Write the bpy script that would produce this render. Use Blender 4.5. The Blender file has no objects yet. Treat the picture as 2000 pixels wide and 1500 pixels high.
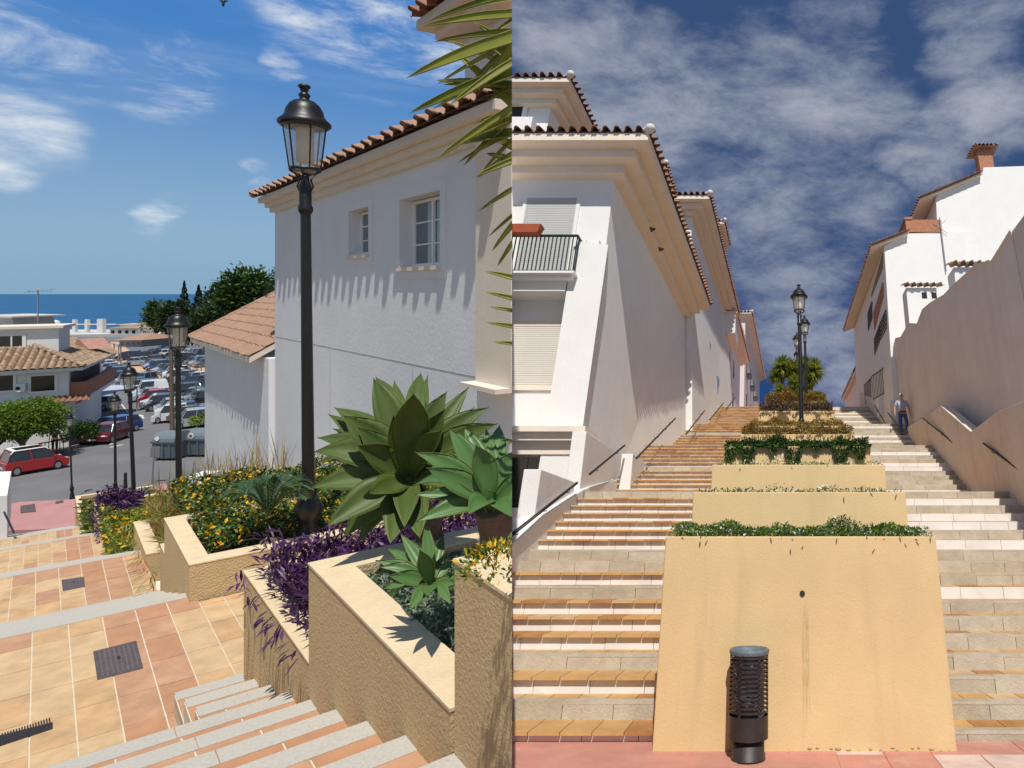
import bpy, bmesh, math, random
from mathutils import Vector, Matrix
random.seed(7)
R_ = math.radians
S = bpy.context.scene
C = S.collection

# ------------------------------------------------------------------ camera, world, sun, exposure
FPX, CX, CY = 1195.0, 1505.0, 565.0            # focal length and principal point in pixels of the 2000 px frame
cam_d = bpy.data.cameras.new("camera"); cam = bpy.data.objects.new("camera", cam_d); C.objects.link(cam)
cam_d.sensor_width = 36; cam_d.lens = FPX*36/2000
cam_d.shift_x = (1000-CX)/2000; cam_d.shift_y = (CY-750)/2000
cam_d.clip_start = 0.05; cam_d.clip_end = 60000
cam.rotation_euler = (R_(90), 0, 0); S.camera = cam

TILT = R_(-23.5)                               # the steep street on the right leans away from the eye
MR = Matrix.Rotation(TILT, 4, 'X')
sun_dir = Vector((0.118, -0.31, 0.945)).normalized()
sd = bpy.data.lights.new("sun", 'SUN'); so = bpy.data.objects.new("sun", sd); C.objects.link(so)
sd.energy = 4.25; sd.angle = R_(0.5); sd.color = (1.0, 0.955, 0.88)
so.rotation_euler = sun_dir.to_track_quat('Z', 'Y').to_euler()

S.view_settings.view_transform = 'Standard'; S.view_settings.look = 'None'
S.view_settings.exposure = 0.0; S.view_settings.gamma = 1
S.cycles.max_bounces = 6; S.cycles.transparent_max_bounces = 12

W = bpy.data.worlds.new("World"); S.world = W; W.use_nodes = True
def build_world():
    nt = W.node_tree; nt.nodes.clear(); N = nt.nodes.new; L = nt.links.new
    out = N('ShaderNodeOutputWorld'); bg = N('ShaderNodeBackground'); L(bg.outputs[0], out.inputs[0])
    tc = N('ShaderNodeTexCoord')
    def sky(vec):
        s = N('ShaderNodeTexSky'); s.sky_type = 'NISHITA'; s.sun_disc = False
        s.sun_elevation = math.asin(sun_dir.z); s.sun_rotation = math.atan2(sun_dir.x, sun_dir.y)
        s.altitude = 200; s.air_density = 1.0; s.dust_density = 0.4; s.ozone_density = 2.5
        if vec: L(vec, s.inputs[0])
        return s.outputs[0]
    def vmul(col, c):
        m = N('ShaderNodeMix'); m.data_type = 'RGBA'; m.blend_type = 'MULTIPLY'; m.inputs[0].default_value = 1
        L(col, m.inputs[6]); m.inputs[7].default_value = (*c, 1); return m.outputs[2]
    def vmix(f, a, b):
        m = N('ShaderNodeMix'); m.data_type = 'RGBA'
        L(f, m.inputs[0])
        for i, v in ((6, a), (7, b)):
            if isinstance(v, tuple): m.inputs[i].default_value = (*v, 1)
            else: L(v, m.inputs[i])
        return m.outputs[2]
    def mth(op, a, b=0.0, c=None, clamp=False):
        m = N('ShaderNodeMath'); m.operation = op; m.use_clamp = clamp
        for i, v in enumerate((a, b) if c is None else (a, b, c)):
            if isinstance(v, (int, float)): m.inputs[i].default_value = v
            else: L(v, m.inputs[i])
        return m.outputs[0]
    def noise(vec, scale, detail=8, rough=.55, dist=0.0):
        n = N('ShaderNodeTexNoise'); n.inputs['Scale'].default_value = scale; n.inputs['Detail'].default_value = detail
        n.inputs['Roughness'].default_value = rough; n.inputs['Distortion'].default_value = dist
        L(vec, n.inputs[0]); return n.outputs[0]
    def smooth(v, lo, hi):
        m = N('ShaderNodeMapRange'); m.interpolation_type = 'SMOOTHSTEP'
        m.inputs[1].default_value = lo; m.inputs[2].default_value = hi; L(v, m.inputs[0]); return m.outputs[0]
    def rot(vec, ax, ang, sc=None):
        m = N('ShaderNodeMapping'); m.inputs[2].default_value = (ang if ax == 0 else 0, ang if ax == 1 else 0, ang if ax == 2 else 0)
        if sc: m.inputs[3].default_value = sc
        L(vec, m.inputs[0]); return m.outputs[0]
    g = tc.outputs['Generated']
    # left sky : clear midday blue with a few cirrus patches
    sep = N('ShaderNodeSeparateXYZ'); L(g, sep.inputs[0])
    zl = sep.outputs[2]
    blue = vmix(smooth(zl, 0.0, 0.33), (0.29, 0.46, 0.62), (0.062, 0.22, 0.56))
    blue = vmix(smooth(zl, -0.02, 0.08), (0.24, 0.40, 0.55), blue)
    st = rot(g, 1, R_(18), (1.0, 1.0, 3.4))
    n1 = noise(st, 5.5, 11, .66, .45)
    wn = N('ShaderNodeTexNoise'); wn.inputs['Scale'].default_value = 5.5; wn.inputs['Detail'].default_value = 6; L(rot(g, 1, R_(20), (1, 1, 2.2)), wn.inputs[0])
    w1 = N('ShaderNodeVectorMath'); w1.operation = 'SUBTRACT'; L(wn.outputs['Color'], w1.inputs[0]); w1.inputs[1].default_value = (.5, .5, .5)
    w2 = N('ShaderNodeVectorMath'); w2.operation = 'MULTIPLY_ADD'; L(w1.outputs[0], w2.inputs[0]); w2.inputs[1].default_value = (.13, .06, .09); L(g, w2.inputs[2])
    wn_ = N('ShaderNodeVectorMath'); wn_.operation = 'NORMALIZE'; L(w2.outputs[0], wn_.inputs[0]); gw = wn_.outputs[0]
    def blob(d, r0, r1):
        dd = Vector(d).normalized()
        m = N('ShaderNodeVectorMath'); m.operation = 'DOT_PRODUCT'; L(gw, m.inputs[0]); m.inputs[1].default_value = dd
        return smooth(m.outputs['Value'], math.cos(r0), math.cos(r1))
    def dirp(X, Y): return ((X-CX)/FPX, 1, (CY-Y)/FPX)
    mask = None
    for X, Y, r in ((110, 75, .060), (170, 95, .050), (50, 40, .045), (330, 145, .05), (300, 130, .04), (700, 10, .10), (780, 50, .09), (850, 90, .065), (60, 252, .040), (130, 262, .035), (5, 250, .03), (20, 315, .028), (470, 345, .02), (555, 132, .022), (300, 425, .02), (620, 0, .06)):
        b = blob(dirp(X, Y), r*1.25, 0)
        mask = b if mask is None else mth('MAXIMUM', mask, b)
    cl = mth('MULTIPLY', mask, smooth(mth('ADD', n1, mth('MULTIPLY', mask, .12)), .48, .88))
    cl = mth('MULTIPLY', cl, 1.3, clamp=True)
    faint = mth('MULTIPLY', smooth(noise(rot(g, 1, R_(25), (1, 1, 4.5)), 2.2, 8, .6, .4), .52, .85), .16)
    faint = mth('MULTIPLY', faint, smooth(zl, .08, .25))
    left = vmix(mth('MAXIMUM', mth('MULTIPLY', cl, .85), faint), blue, (0.80, 0.84, 0.88))
    # right sky : deep polarised blue with broad veils
    rv = rot(g, 0, -TILT)
    s2 = N('ShaderNodeSeparateXYZ'); L(rv, s2.inputs[0])
    deep = vmix(smooth(s2.outputs[2], .18, .60), (0.018, 0.060, 0.20), (0.038, 0.080, 0.195))
    big = noise(rot(g, 1, R_(38), (1.0, 1.0, 1.7)), 2.3, 9, .62, .45)
    fine = noise(rot(g, 1, R_(52), (1.0, 1.0, 2.2)), 8.0, 12, .68, .25)
    v = mth('ADD', mth('MULTIPLY', big, .52), mth('MULTIPLY', fine, .48))
    diag = None
    for X, Y, r in ((1080, 60, .07), (1160, 120, .09), (1240, 180, .10), (1320, 235, .11), (1420, 230, .12), (1520, 190, .12), (1580, 240, .13), (1560, 330, .14), (1480, 390, .14), (1440, 440, .13), (1520, 470, .15), (1600, 400, .12), (1500, 560, .11), (1540, 640, .08), (1610, 660, .06), (1640, 50, .07), (1900, 60, .09), (1920, 200, .09), (1680, 230, .08), (1800, 290, .07), (1640, 745, .05), (1480, 520, .10)):
        b = blob(dirp(X, Y), r*1.6, 0)
        diag = b if diag is None else mth('MAXIMUM', diag, b)
    v = mth('ADD', v, mth('MULTIPLY', mth('SUBTRACT', diag, .66), .30))
    v = mth('MULTIPLY', smooth(v, .42, .80), .88)
    right = vmix(v, deep, (0.47, 0.50, 0.57))
    # which side of the pair of streets
    side = mth('ADD', sep.outputs[0], mth('MULTIPLY', sep.outputs[1], (CX-1000)/FPX))
    side = mth('GREATER_THAN', side, 0.0)
    front = smooth(sep.outputs[1], .30, .42)
    seen = vmix(side, left, right)
    dome = vmul(sky(None), (.105, .10, .095))
    L(vmix(front, dome, seen), bg.inputs[0]); bg.inputs[1].default_value = 1.0
build_world()

# ------------------------------------------------------------------ materials
MATS = {}
def mat(name, col, rough=.8, var=.12, nscale=3.0, bump=0.0, bscale=60.0, metal=0.0, stain=None, spec=.3, coat=0.0):
    if name in MATS: return MATS[name]
    m = bpy.data.materials.new(name); m.use_nodes = True; nt = m.node_tree; N = nt.nodes.new; L = nt.links.new
    p = nt.nodes['Principled BSDF']; p.inputs['Roughness'].default_value = rough; p.inputs['Metallic'].default_value = metal
    p.inputs['Specular IOR Level'].default_value = spec; p.inputs['Coat Weight'].default_value = coat
    tc = N('ShaderNodeTexCoord')
    n = N('ShaderNodeTexNoise'); n.inputs['Scale'].default_value = nscale; n.inputs['Detail'].default_value = 6; n.inputs['Roughness'].default_value = .62
    L(tc.outputs['Object'], n.inputs[0])
    cr = N('ShaderNodeValToRGB'); cr.color_ramp.elements[0].position = .3; cr.color_ramp.elements[1].position = .72
    cr.color_ramp.elements[0].color = (*[max(0, c*(1-var)) for c in col], 1); cr.color_ramp.elements[1].color = (*[min(1, c*(1+var)) for c in col], 1)
    L(n.outputs[0], cr.inputs[0]); last = cr.outputs[0]
    if stain:
        sc, sx, sy, sz, amt, lo = stain
        mp = N('ShaderNodeMapping'); mp.inputs[3].default_value = (sx, sy, sz); L(tc.outputs['Object'], mp.inputs[0])
        n2 = N('ShaderNodeTexNoise'); n2.inputs['Scale'].default_value = 1; n2.inputs['Detail'].default_value = 7; n2.inputs['Roughness'].default_value = .65
        L(mp.outputs[0], n2.inputs[0]); mr = N('ShaderNodeMapRange'); mr.inputs[1].default_value = lo; mr.inputs[2].default_value = lo+.28; mr.inputs[4].default_value = amt
        L(n2.outputs[0], mr.inputs[0]); mx = N('ShaderNodeMix'); mx.data_type = 'RGBA'; L(mr.outputs[0], mx.inputs[0]); L(last, mx.inputs[6]); mx.inputs[7].default_value = (*sc, 1); last = mx.outputs[2]
    L(last, p.inputs['Base Color'])
    if bump:
        b = N('ShaderNodeTexNoise'); b.inputs['Scale'].default_value = bscale; b.inputs['Detail'].default_value = 5; b.inputs['Roughness'].default_value = .6
        rm_ = N('ShaderNodeMapping'); rm_.inputs[2].default_value = (.6, .85, .5); L(tc.outputs['Object'], rm_.inputs[0]); L(rm_.outputs[0], b.inputs[0]); bp = N('ShaderNodeBump'); bp.inputs['Strength'].default_value = bump; bp.inputs['Distance'].default_value = .02
        L(b.outputs[0], bp.inputs['Height']); L(bp.outputs[0], p.inputs['Normal'])
    MATS[name] = m; return m
def glassy(name, col, alpha=.75, rough=.08):
    m = bpy.data.materials.new(name); m.use_nodes = True; nt = m.node_tree; N = nt.nodes.new; L = nt.links.new
    p = nt.nodes['Principled BSDF']; p.inputs['Base Color'].default_value = (*col, 1); p.inputs['Roughness'].default_value = rough
    p.inputs['Specular IOR Level'].default_value = .8
    t = N('ShaderNodeBsdfTransparent'); mx = N('ShaderNodeMixShader'); mx.inputs[0].default_value = 1-alpha
    L(p.outputs[0], mx.inputs[1]); L(t.outputs[0], mx.inputs[2]); L(mx.outputs[0], nt.nodes['Material Output'].inputs[0]); MATS[name] = m; return m
def leafmat(name, c1, c2, rough=.5, trans=.25, scale=6.0):
    m = bpy.data.materials.new(name); m.use_nodes = True; nt = m.node_tree; N = nt.nodes.new; L = nt.links.new
    p = nt.nodes['Principled BSDF']; p.inputs['Roughness'].default_value = rough; p.inputs['Specular IOR Level'].default_value = .35
    g = N('ShaderNodeNewGeometry'); cr = N('ShaderNodeValToRGB'); cr.color_ramp.elements[0].color = (*c1, 1); cr.color_ramp.elements[1].color = (*c2, 1)
    nz = N('ShaderNodeTexNoise'); nz.inputs['Scale'].default_value = 7; nz.inputs['Detail'].default_value = 5; tc = N('ShaderNodeTexCoord'); L(tc.outputs['Object'], nz.inputs[0])
    ad = N('ShaderNodeMath'); ad.operation = 'MULTIPLY_ADD'; L(nz.outputs[0], ad.inputs[0]); ad.inputs[1].default_value = .9; ad.inputs[2].default_value = -.45
    a2 = N('ShaderNodeMath'); a2.operation = 'ADD'; L(ad.outputs[0], a2.inputs[0]); L(g.outputs['Random Per Island'], a2.inputs[1])
    L(a2.outputs[0], cr.inputs[0]); L(cr.outputs[0], p.inputs['Base Color'])
    t = N('ShaderNodeBsdfTranslucent'); L(cr.outputs[0], t.inputs[0]); mx = N('ShaderNodeMixShader'); mx.inputs[0].default_value = trans
    L(p.outputs[0], mx.inputs[1]); L(t.outputs[0], mx.inputs[2]); L(mx.outputs[0], nt.nodes['Material Output'].inputs[0]); MATS[name] = m; return m

white = mat('white_stucco', (.78, .765, .74), .9, .035, 1.3, .35, 28, stain=((.62, .57, .50), 1.6, 1.6, .35, .35, .55))
whiteL = mat('white_rough_stucco', (.76, .76, .77), .9, .04, .9, .28, 14, stain=((.60, .59, .58), .9, .9, .3, .35, .58))
cream = mat('cream_trim', (.76, .665, .56), .88, .05, 2, .2, 40)
beige = mat('beige_stucco', (.78, .68, .60), .92, .07, .8, .4, 22, stain=((.60, .50, .42), .9, 1.6, .22, .55, .50))
yellow = mat('yellow_stucco', (.66, .485, .25), .92, .08, 1.1, .22, 45, stain=((.50, .37, .21), 4.2, 4.2, .45, .7, .55))
yellowL = mat('yellow_rough_stucco', (.66, .485, .255), .92, .06, 2.2, 1.0, 62, stain=((.44, .32, .18), 5.5, 5.5, .8, .5, .60))
rim = mat('planter_rim_paint', (.74, .585, .37), .9, .08, 7, .5, 70, stain=((.50, .40, .27), 4, 4, 4, .5, .60))
soil = mat('soil', (.10, .068, .042), .95, .3, 12, .8, 40)
black = mat('black_painted_iron', (.010, .010, .011), .38, .3, 14, .12, 90, spec=.5)
darkmetal = mat('dark_brown_metal', (.030, .022, .020), .5, .25, 9, .1, 60, spec=.5)
tile1 = mat('roof_tile_brown', (.30, .155, .095), .85, .28, 5, .3, 40, stain=((.52, .40, .30), 6, 6, 6, .7, .56))
tile2 = mat('roof_tile_terracotta', (.37, .225, .155), .85, .16, 4, .3, 40)
tile3 = mat('roof_tile_weathered', (.34, .235, .155), .9, .35, 3, .3, 30, stain=((.58, .47, .33), 3, 3, 3, .8, .50))
tileD = mat('roof_tile_dark', (.11, .062, .040), .9, .4, 5, .3, 40)
fl = [mat('floor_tile_ochre', (.54, .345, .175), .62, .22, 5, .15, 30, stain=((.55, .35, .18), 2.5, 2.5, 2.5, .35, .55)),
      mat('floor_tile_sand', (.57, .395, .215), .62, .2, 5, .15, 30, stain=((.60, .40, .20), 2.5, 2.5, 2.5, .35, .55)),
      mat('floor_tile_terracotta', (.48, .27, .155), .62, .18, 5, .15, 30, stain=((.62, .42, .24), 2.5, 2.5, 2.5, .35, .55)),
      mat('floor_tile_brown', (.46, .24, .13), .65, .15, 5, .15, 30)]
grout = mat('white_grout', (.64, .56, .43), .9, .12, 20)
nose = mat('granite_nosing', (.47, .445, .39), .85, .12, 90, .3, 150, stain=((.40, .36, .30), 4, 4, 4, .5, .56))
conc = mat('stained_concrete', (.44, .39, .295), .9, .14, 5, .5, 40, stain=((.33, .26, .17), 2.6, 2.6, 5, .75, .50))
conc2 = mat('grey_concrete', (.49, .44, .35), .9, .14, 5, .5, 40, stain=((.36, .28, .18), 3.4, 3.4, 5, .7, .54))
marble = mat('white_marble', (.74, .715, .69), .5, .06, 3, 0, stain=((.55, .45, .35), 2.5, 2.5, 4.5, .6, .54))
treadt = mat('tread_tile_orange', (.56, .33, .13), .6, .18, 3, .1, 30)
treadd = mat('tread_tile_edge', (.42, .205, .07), .6, .25, 4, .1, 30)
redpave = mat('red_pavement', (.56, .265, .20), .85, .14, 2.5, .3, 50, stain=((.68, .52, .44), 1.4, 1.4, 1.4, .7, .60))
pinkpave = mat('pink_pavement', (.46, .235, .22), .85, .10, .9, .2, 20)
asphalt = mat('asphalt', (.158, .157, .160), .9, .10, .25, .3, 30, stain=((.24, .235, .23), .16, .16, .16, .7, .5))
sand = mat('orange_plaza', (.56, .36, .22), .95, .10, .1, 0)
paint = mat('road_paint', (.70, .70, .66), .8, .12, 6)
palegr = mat('pale_concrete', (.55, .54, .51), .9, .08, .5)
brick = mat('brick', (.42, .19, .11), .9, .25, 14, .4, 60)
shutter = mat('roller_shutter', (.66, .62, .56), .7, .03, 2)
shutterg = mat('grey_shutter', (.50, .50, .49), .7, .03, 2)
winframe = mat('white_window_frame', (.82, .82, .80), .5, .02, 4)
pane = mat('window_glass', (.10, .14, .18), .06, .25, 1.2, spec=.9)
darkpane = mat('dark_glass', (.018, .020, .022), .08, .2, 2, spec=.7)
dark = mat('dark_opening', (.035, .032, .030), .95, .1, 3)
metal = mat('brushed_metal', (.30, .30, .31), .4, .08, 10, metal=.6)
trunkm = mat('bark', (.17, .12, .08), .95, .3, 18, 1, 40)
stone = mat('pergola_stone', (.70, .68, .64), .9, .08, .5)
greenc = mat('grey_green_plastic', (.105, .135, .145), .5, .12, 3, spec=.4)
lampglass = glassy('lamp_glass', (.62, .58, .48), .32, .12)
lampin = mat('lamp_diffuser', (.80, .74, .60), .5, .04, 5)
bagm = mat('plastic_bag', (.11, .15, .17), .5, .25, 14, .5, 30, spec=.6)
rubber = mat('tyre_rubber', (.022, .022, .022), .8, .1, 5)
alloy = mat('wheel_alloy', (.42, .42, .43), .35, .1, 5, metal=.7)
headl = mat('headlight_glass', (.75, .75, .72), .1, .05, 5, spec=.9)
taill = mat('taillight', (.45, .02, .015), .2, .05, 5, spec=.7)
skin = mat('skin', (.50, .28, .19), .6, .05, 8)
hairm = mat('white_hair', (.70, .68, .64), .8, .08, 20)
shirtm = mat('light_blue_shirt', (.36, .42, .52), .85, .12, 40)
jeans = mat('blue_jeans', (.05, .11, .26), .9, .2, 25)
cloth = mat('dark_clothes', (.035, .035, .04), .9, .2, 20)
pot = mat('terracotta_pot', (.40, .10, .045), .7, .12, 8)
L_dark = leafmat('leaf_dark_green', (.030, .075, .014), (.105, .21, .035))
L_deep = leafmat('leaf_deep_green', (.010, .030, .008), (.045, .085, .020))
L_pine = leafmat('leaf_pine', (.014, .032, .010), (.06, .10, .022))
L_lime = leafmat('leaf_lime', (.09, .17, .012), (.27, .36, .03), trans=.4)
L_purple = leafmat('leaf_purple', (.022, .006, .032), (.12, .04, .14), rough=.4)
L_orange = leafmat('leaf_orange', (.26, .10, .02), (.42, .24, .05), trans=.3)
L_olive = leafmat('leaf_olive', (.17, .16, .03), (.33, .30, .07), trans=.3)
L_grey = leafmat('leaf_grey_green', (.10, .15, .09), (.26, .34, .25))
L_dry = leafmat('dry_grass', (.28, .17, .07), (.48, .33, .15), trans=.3)
L_agave = leafmat('agave_leaf', (.035, .075, .014), (.12, .17, .035), rough=.5, trans=.15)
L_agave2 = leafmat('agave_blue_leaf', (.055, .14, .035), (.13, .245, .075), rough=.4, trans=.12)
L_yucca = leafmat('yucca_leaf', (.17, .22, .03), (.42, .42, .07), rough=.45, trans=.45)
L_edge = leafmat('leaf_yellow_edge', (.26, .28, .06), (.36, .36, .10), trans=.3)
L_cycad = leafmat('cycad_leaf', (.03, .075, .03), (.10, .17, .07), rough=.4)
F_yel = leafmat('yellow_flower', (.75, .36, .01), (.85, .55, .03))
F_wht = leafmat('white_flower', (.70, .68, .62), (.85, .83, .78))

# ------------------------------------------------------------------ geometry helpers
SEAM = (CX-1000)/FPX
class MB:
    def __init__(s): s.v = []; s.f = []; s.m = []; s.sm = []
    def add(s, vs, fs, mi=0, sm=False):
        o = len(s.v); s.v += [Vector(v) for v in vs]; s.f += [[o+i for i in f] for f in fs]
        s.m += [mi]*len(fs); s.sm += [sm]*len(fs); return s
    def quad(s, a, b, c, d, mi=0): return s.add([a, b, c, d], [(0, 1, 2, 3)], mi)
    def hexa(s, p, mi=0):   # p: 4 bottom, 4 top corners
        return s.add(p, [(3, 2, 1, 0), (4, 5, 6, 7), (0, 1, 5, 4), (1, 2, 6, 5), (2, 3, 7, 6), (3, 0, 4, 7)], mi)
    def box(s, a, b, mi=0):
        x0, y0, z0 = a; x1, y1, z1 = b
        return s.hexa([(x0, y0, z0), (x1, y0, z0), (x1, y1, z0), (x0, y1, z0), (x0, y0, z1), (x1, y0, z1), (x1, y1, z1), (x0, y1, z1)], mi)
    def prism(s, poly, off, mi=0):      # polygon of 3-D points pushed by a vector
        n = len(poly); off = Vector(off); a = [Vector(p) for p in poly]; b = [p+off for p in a]
        return s.add(a+b, [list(range(n))[::-1], list(range(n, 2*n))]+[(i, (i+1) % n, n+(i+1) % n, n+i) for i in range(n)], mi)
    def tube(s, pts, r, n=8, mi=0, caps=True):
        pts = [Vector(p) for p in pts]; rs = r if isinstance(r, (list, tuple)) else [r]*len(pts)
        vs = []; ref = Vector((0, 0, 1))
        for i, p in enumerate(pts):
            t = (pts[min(i+1, len(pts)-1)]-pts[max(i-1, 0)]).normalized()
            u = t.cross(ref if abs(t.z) < .95 else Vector((1, 0, 0))).normalized(); w = t.cross(u)
            vs += [p+(u*math.cos(2*math.pi*k/n)+w*math.sin(2*math.pi*k/n))*rs[i] for k in range(n)]
        fs = [(i*n+k, i*n+(k+1) % n, (i+1)*n+(k+1) % n, (i+1)*n+k) for i in range(len(pts)-1) for k in range(n)]
        s.add(vs, fs, mi, True)
        if caps: s.add([vs[k] for k in range(n)]+[vs[-n+k] for k in range(n)], [list(range(n)), list(range(n, 2*n))[::-1]], mi)
        return s
    def lathe(s, prof, n=20, mi=0, c=(0, 0), flute=0):
        vs = []
        for r, z in prof:
            for k in range(n):
                rr = r*(1-(flute if k % 2 else 0)); vs.append((c[0]+rr*math.cos(2*math.pi*k/n), c[1]+rr*math.sin(2*math.pi*k/n), z))
        fs = [(i*n+k, i*n+(k+1) % n, (i+1)*n+(k+1) % n, (i+1)*n+k) for i in range(len(prof)-1) for k in range(n)]
        return s.add(vs, fs, mi, True)
    def ball(s, c, r, n=10, mi=0):
        sc = r if isinstance(r, (tuple, list)) else (r, r, r); m = n//2+1; vs = []
        for i in range(m+1):
            t = math.pi*i/m
            for k in range(n): vs.append((c[0]+sc[0]*math.sin(t)*math.cos(2*math.pi*k/n), c[1]+sc[1]*math.sin(t)*math.sin(2*math.pi*k/n), c[2]+sc[2]*math.cos(t)))
        return s.add(vs, [(i*n+k, (i+1)*n+k, (i+1)*n+(k+1) % n, i*n+(k+1) % n) for i in range(m) for k in range(n)], mi, True)
    def leaf(s, p, d, ln, w, bend=0.0, mi=0, segs=3, fold=.15, up=None, wmax=.45, twist=0.0):
        p = Vector(p); d = Vector(d).normalized(); up = Vector(up) if up else Vector((0, 0, 1))
        side = d.cross(up)
        if side.length < .05: side = d.cross(Vector((1, 0, 0)))
        side.normalize(); nrm = side.cross(d).normalized()
        if twist: side, nrm = side*math.cos(twist)+nrm*math.sin(twist), nrm*math.cos(twist)-side*math.sin(twist)
        vs = []; cur = p.copy(); dd = d.copy()
        for i in range(segs+1):
            t = i/segs
            ww = w*(math.sin(math.pi*min(1, (t/wmax)*.5+.12)) if t < wmax else math.cos((t-wmax)/(1-wmax)*math.pi/2)**.8)*.5
            vs += [cur-side*ww+nrm*fold*ww*2, cur.copy(), cur+side*ww+nrm*fold*ww*2]
            cur = cur+dd*(ln/segs); dd = (dd-Vector((0, 0, 1))*bend/segs).normalized()
        fs = []
        for i in range(segs):
            a = i*3; fs += [(a, a+1, a+4, a+3), (a+1, a+2, a+5, a+4)]
        return s.add(vs, fs, mi, True)

def new_mesh(name, mb, mats, uv=None):
    me = bpy.data.meshes.new(name); me.from_pydata([tuple(v) for v in mb.v], [], mb.f)
    for m in mats: me.materials.append(m)
    me.polygons.foreach_set('material_index', mb.m); me.polygons.foreach_set('use_smooth', mb.sm); me.update(); return me
class Root:
    """A thing: an Empty at its base; its parts are given in the place's own coordinates."""
    def __init__(s, name, label, cat, base=(0, 0, 0), place='L', rz=0.0, group=None, kind=None, local=False, lean=None):
        o = s.o = bpy.data.objects.new(name, None); C.objects.link(o); o.empty_display_size = .2
        s.base = Vector(base); s.place = place; s.local = local; s.rz = rz
        M = Matrix.Translation(s.base)
        if local: M = M @ Matrix.Rotation(rz, 4, 'Z')
        if lean: M = M @ Matrix.Rotation(lean[0], 4, 'X') @ Matrix.Rotation(lean[1], 4, 'Y')
        o.matrix_world = (MR @ M) if place == 'R' else M
        if label: o['label'] = label; o['category'] = cat
        if group: o['group'] = group
        if kind: o['kind'] = kind
def clip_mesh(me, place, base):
    if place == 'R': n = Vector((1, SEAM*math.cos(TILT), -SEAM*math.sin(TILT)))
    else: n = Vector((1, SEAM, 0))
    bm = bmesh.new(); bm.from_mesh(me); co = -base
    r = bmesh.ops.bisect_plane(bm, geom=bm.verts[:]+bm.edges[:]+bm.faces[:], plane_co=co, plane_no=n, clear_outer=(place == 'L'), clear_inner=(place == 'R'))
    ed = [e for e in r['geom_cut'] if isinstance(e, bmesh.types.BMEdge)]
    try: bmesh.ops.holes_fill(bm, edges=ed, sides=0)
    except Exception: pass
    bm.to_mesh(me); bm.free()
def part(root, name, mb, mats, clip=False, label=None, parent=None, bevel=0, kind=None):
    if not isinstance(mats, (list, tuple)): mats = [mats]
    base = Vector() if root.local else root.base
    if not root.local: mb.v = [v-base for v in mb.v]
    me = new_mesh(name, mb, mats)
    if clip: clip_mesh(me, root.place, base)
    o = bpy.data.objects.new(name, me); C.objects.link(o); o.parent = parent or root.o
    if label: o['label'] = label
    if kind: o['kind'] = kind
    if bevel:
        b = o.modifiers.new('bevel', 'BEVEL'); b.width = bevel; b.segments = 2; b.limit_method = 'ANGLE'; b.angle_limit = R_(40)
    return o
def single(name, mb, mats, label=None, cat=None, place='L', base=(0, 0, 0), group=None, kind=None, clip=False, bevel=0):
    if not isinstance(mats, (list, tuple)): mats = [mats]
    base = Vector(base); mb.v = [v-base for v in mb.v]; me = new_mesh(name, mb, mats)
    if clip: clip_mesh(me, place, base)
    o = bpy.data.objects.new(name, me); C.objects.link(o); M = Matrix.Translation(base); o.matrix_world = (MR @ M) if place == 'R' else M
    if label: o['label'] = label; o['category'] = cat
    if group: o['group'] = group
    if kind: o['kind'] = kind
    if bevel:
        b = o.modifiers.new('bevel', 'BEVEL'); b.width = bevel; b.segments = 2; b.limit_method = 'ANGLE'; b.angle_limit = R_(40)
    return o
def copy_tree(o, parent=None):
    c = o.copy(); C.objects.link(c)
    if parent: c.parent = parent
    for ch in list(o.children): copy_tree(ch, c)
    return c
def put(o, M, label=None, group=None, place='L'):
    o.matrix_world = (MR @ M) if place == 'R' else M
    if label: o['label'] = label
    if group: o['group'] = group

# image -> place coordinates
def LP(X, Y, y): return Vector(((X-CX)/FPX*y, y, (CY-Y)/FPX*y))
def LG(X, Y, z): return LP(X, Y, z*FPX/(CY-Y))
cT, sT = math.cos(-TILT), math.sin(-TILT)
def _r(X, Y): w = (CY-Y)/FPX; return (X-CX)/FPX, cT-sT*w, cT*w+sT
def RB(X, Y, b): a_, b_, c_ = _r(X, Y); t = b/b_; return Vector((a_*t, b, c_*t))
def RA(X, Y, a): a_, b_, c_ = _r(X, Y); t = a/a_; return Vector((a, b_*t, c_*t))
def RC(X, Y, c): a_, b_, c_ = _r(X, Y); t = c/c_; return Vector((a_*t, b_*t, c))
# left street axes : d runs down the steps, e across them
dL = Vector((-.766, .643, 0)); eL = Vector((.799, .602, 0))/.975; nL = Vector((.643, .766, 0)); UP = Vector((0, 0, 1))
def Q(p, q, z): v = dL*p+eL*q; return Vector((v.x, v.y, z))
def wallpt(X, Y, q):       # image point on the vertical plane at distance q from the street line through the eye
    y = q/(.643*(X-CX)/FPX+.766); return LP(X, Y, y)
def pq(v): q = nL.dot(v); y = v.y; return (y-.6174*q)/.643, q

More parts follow.
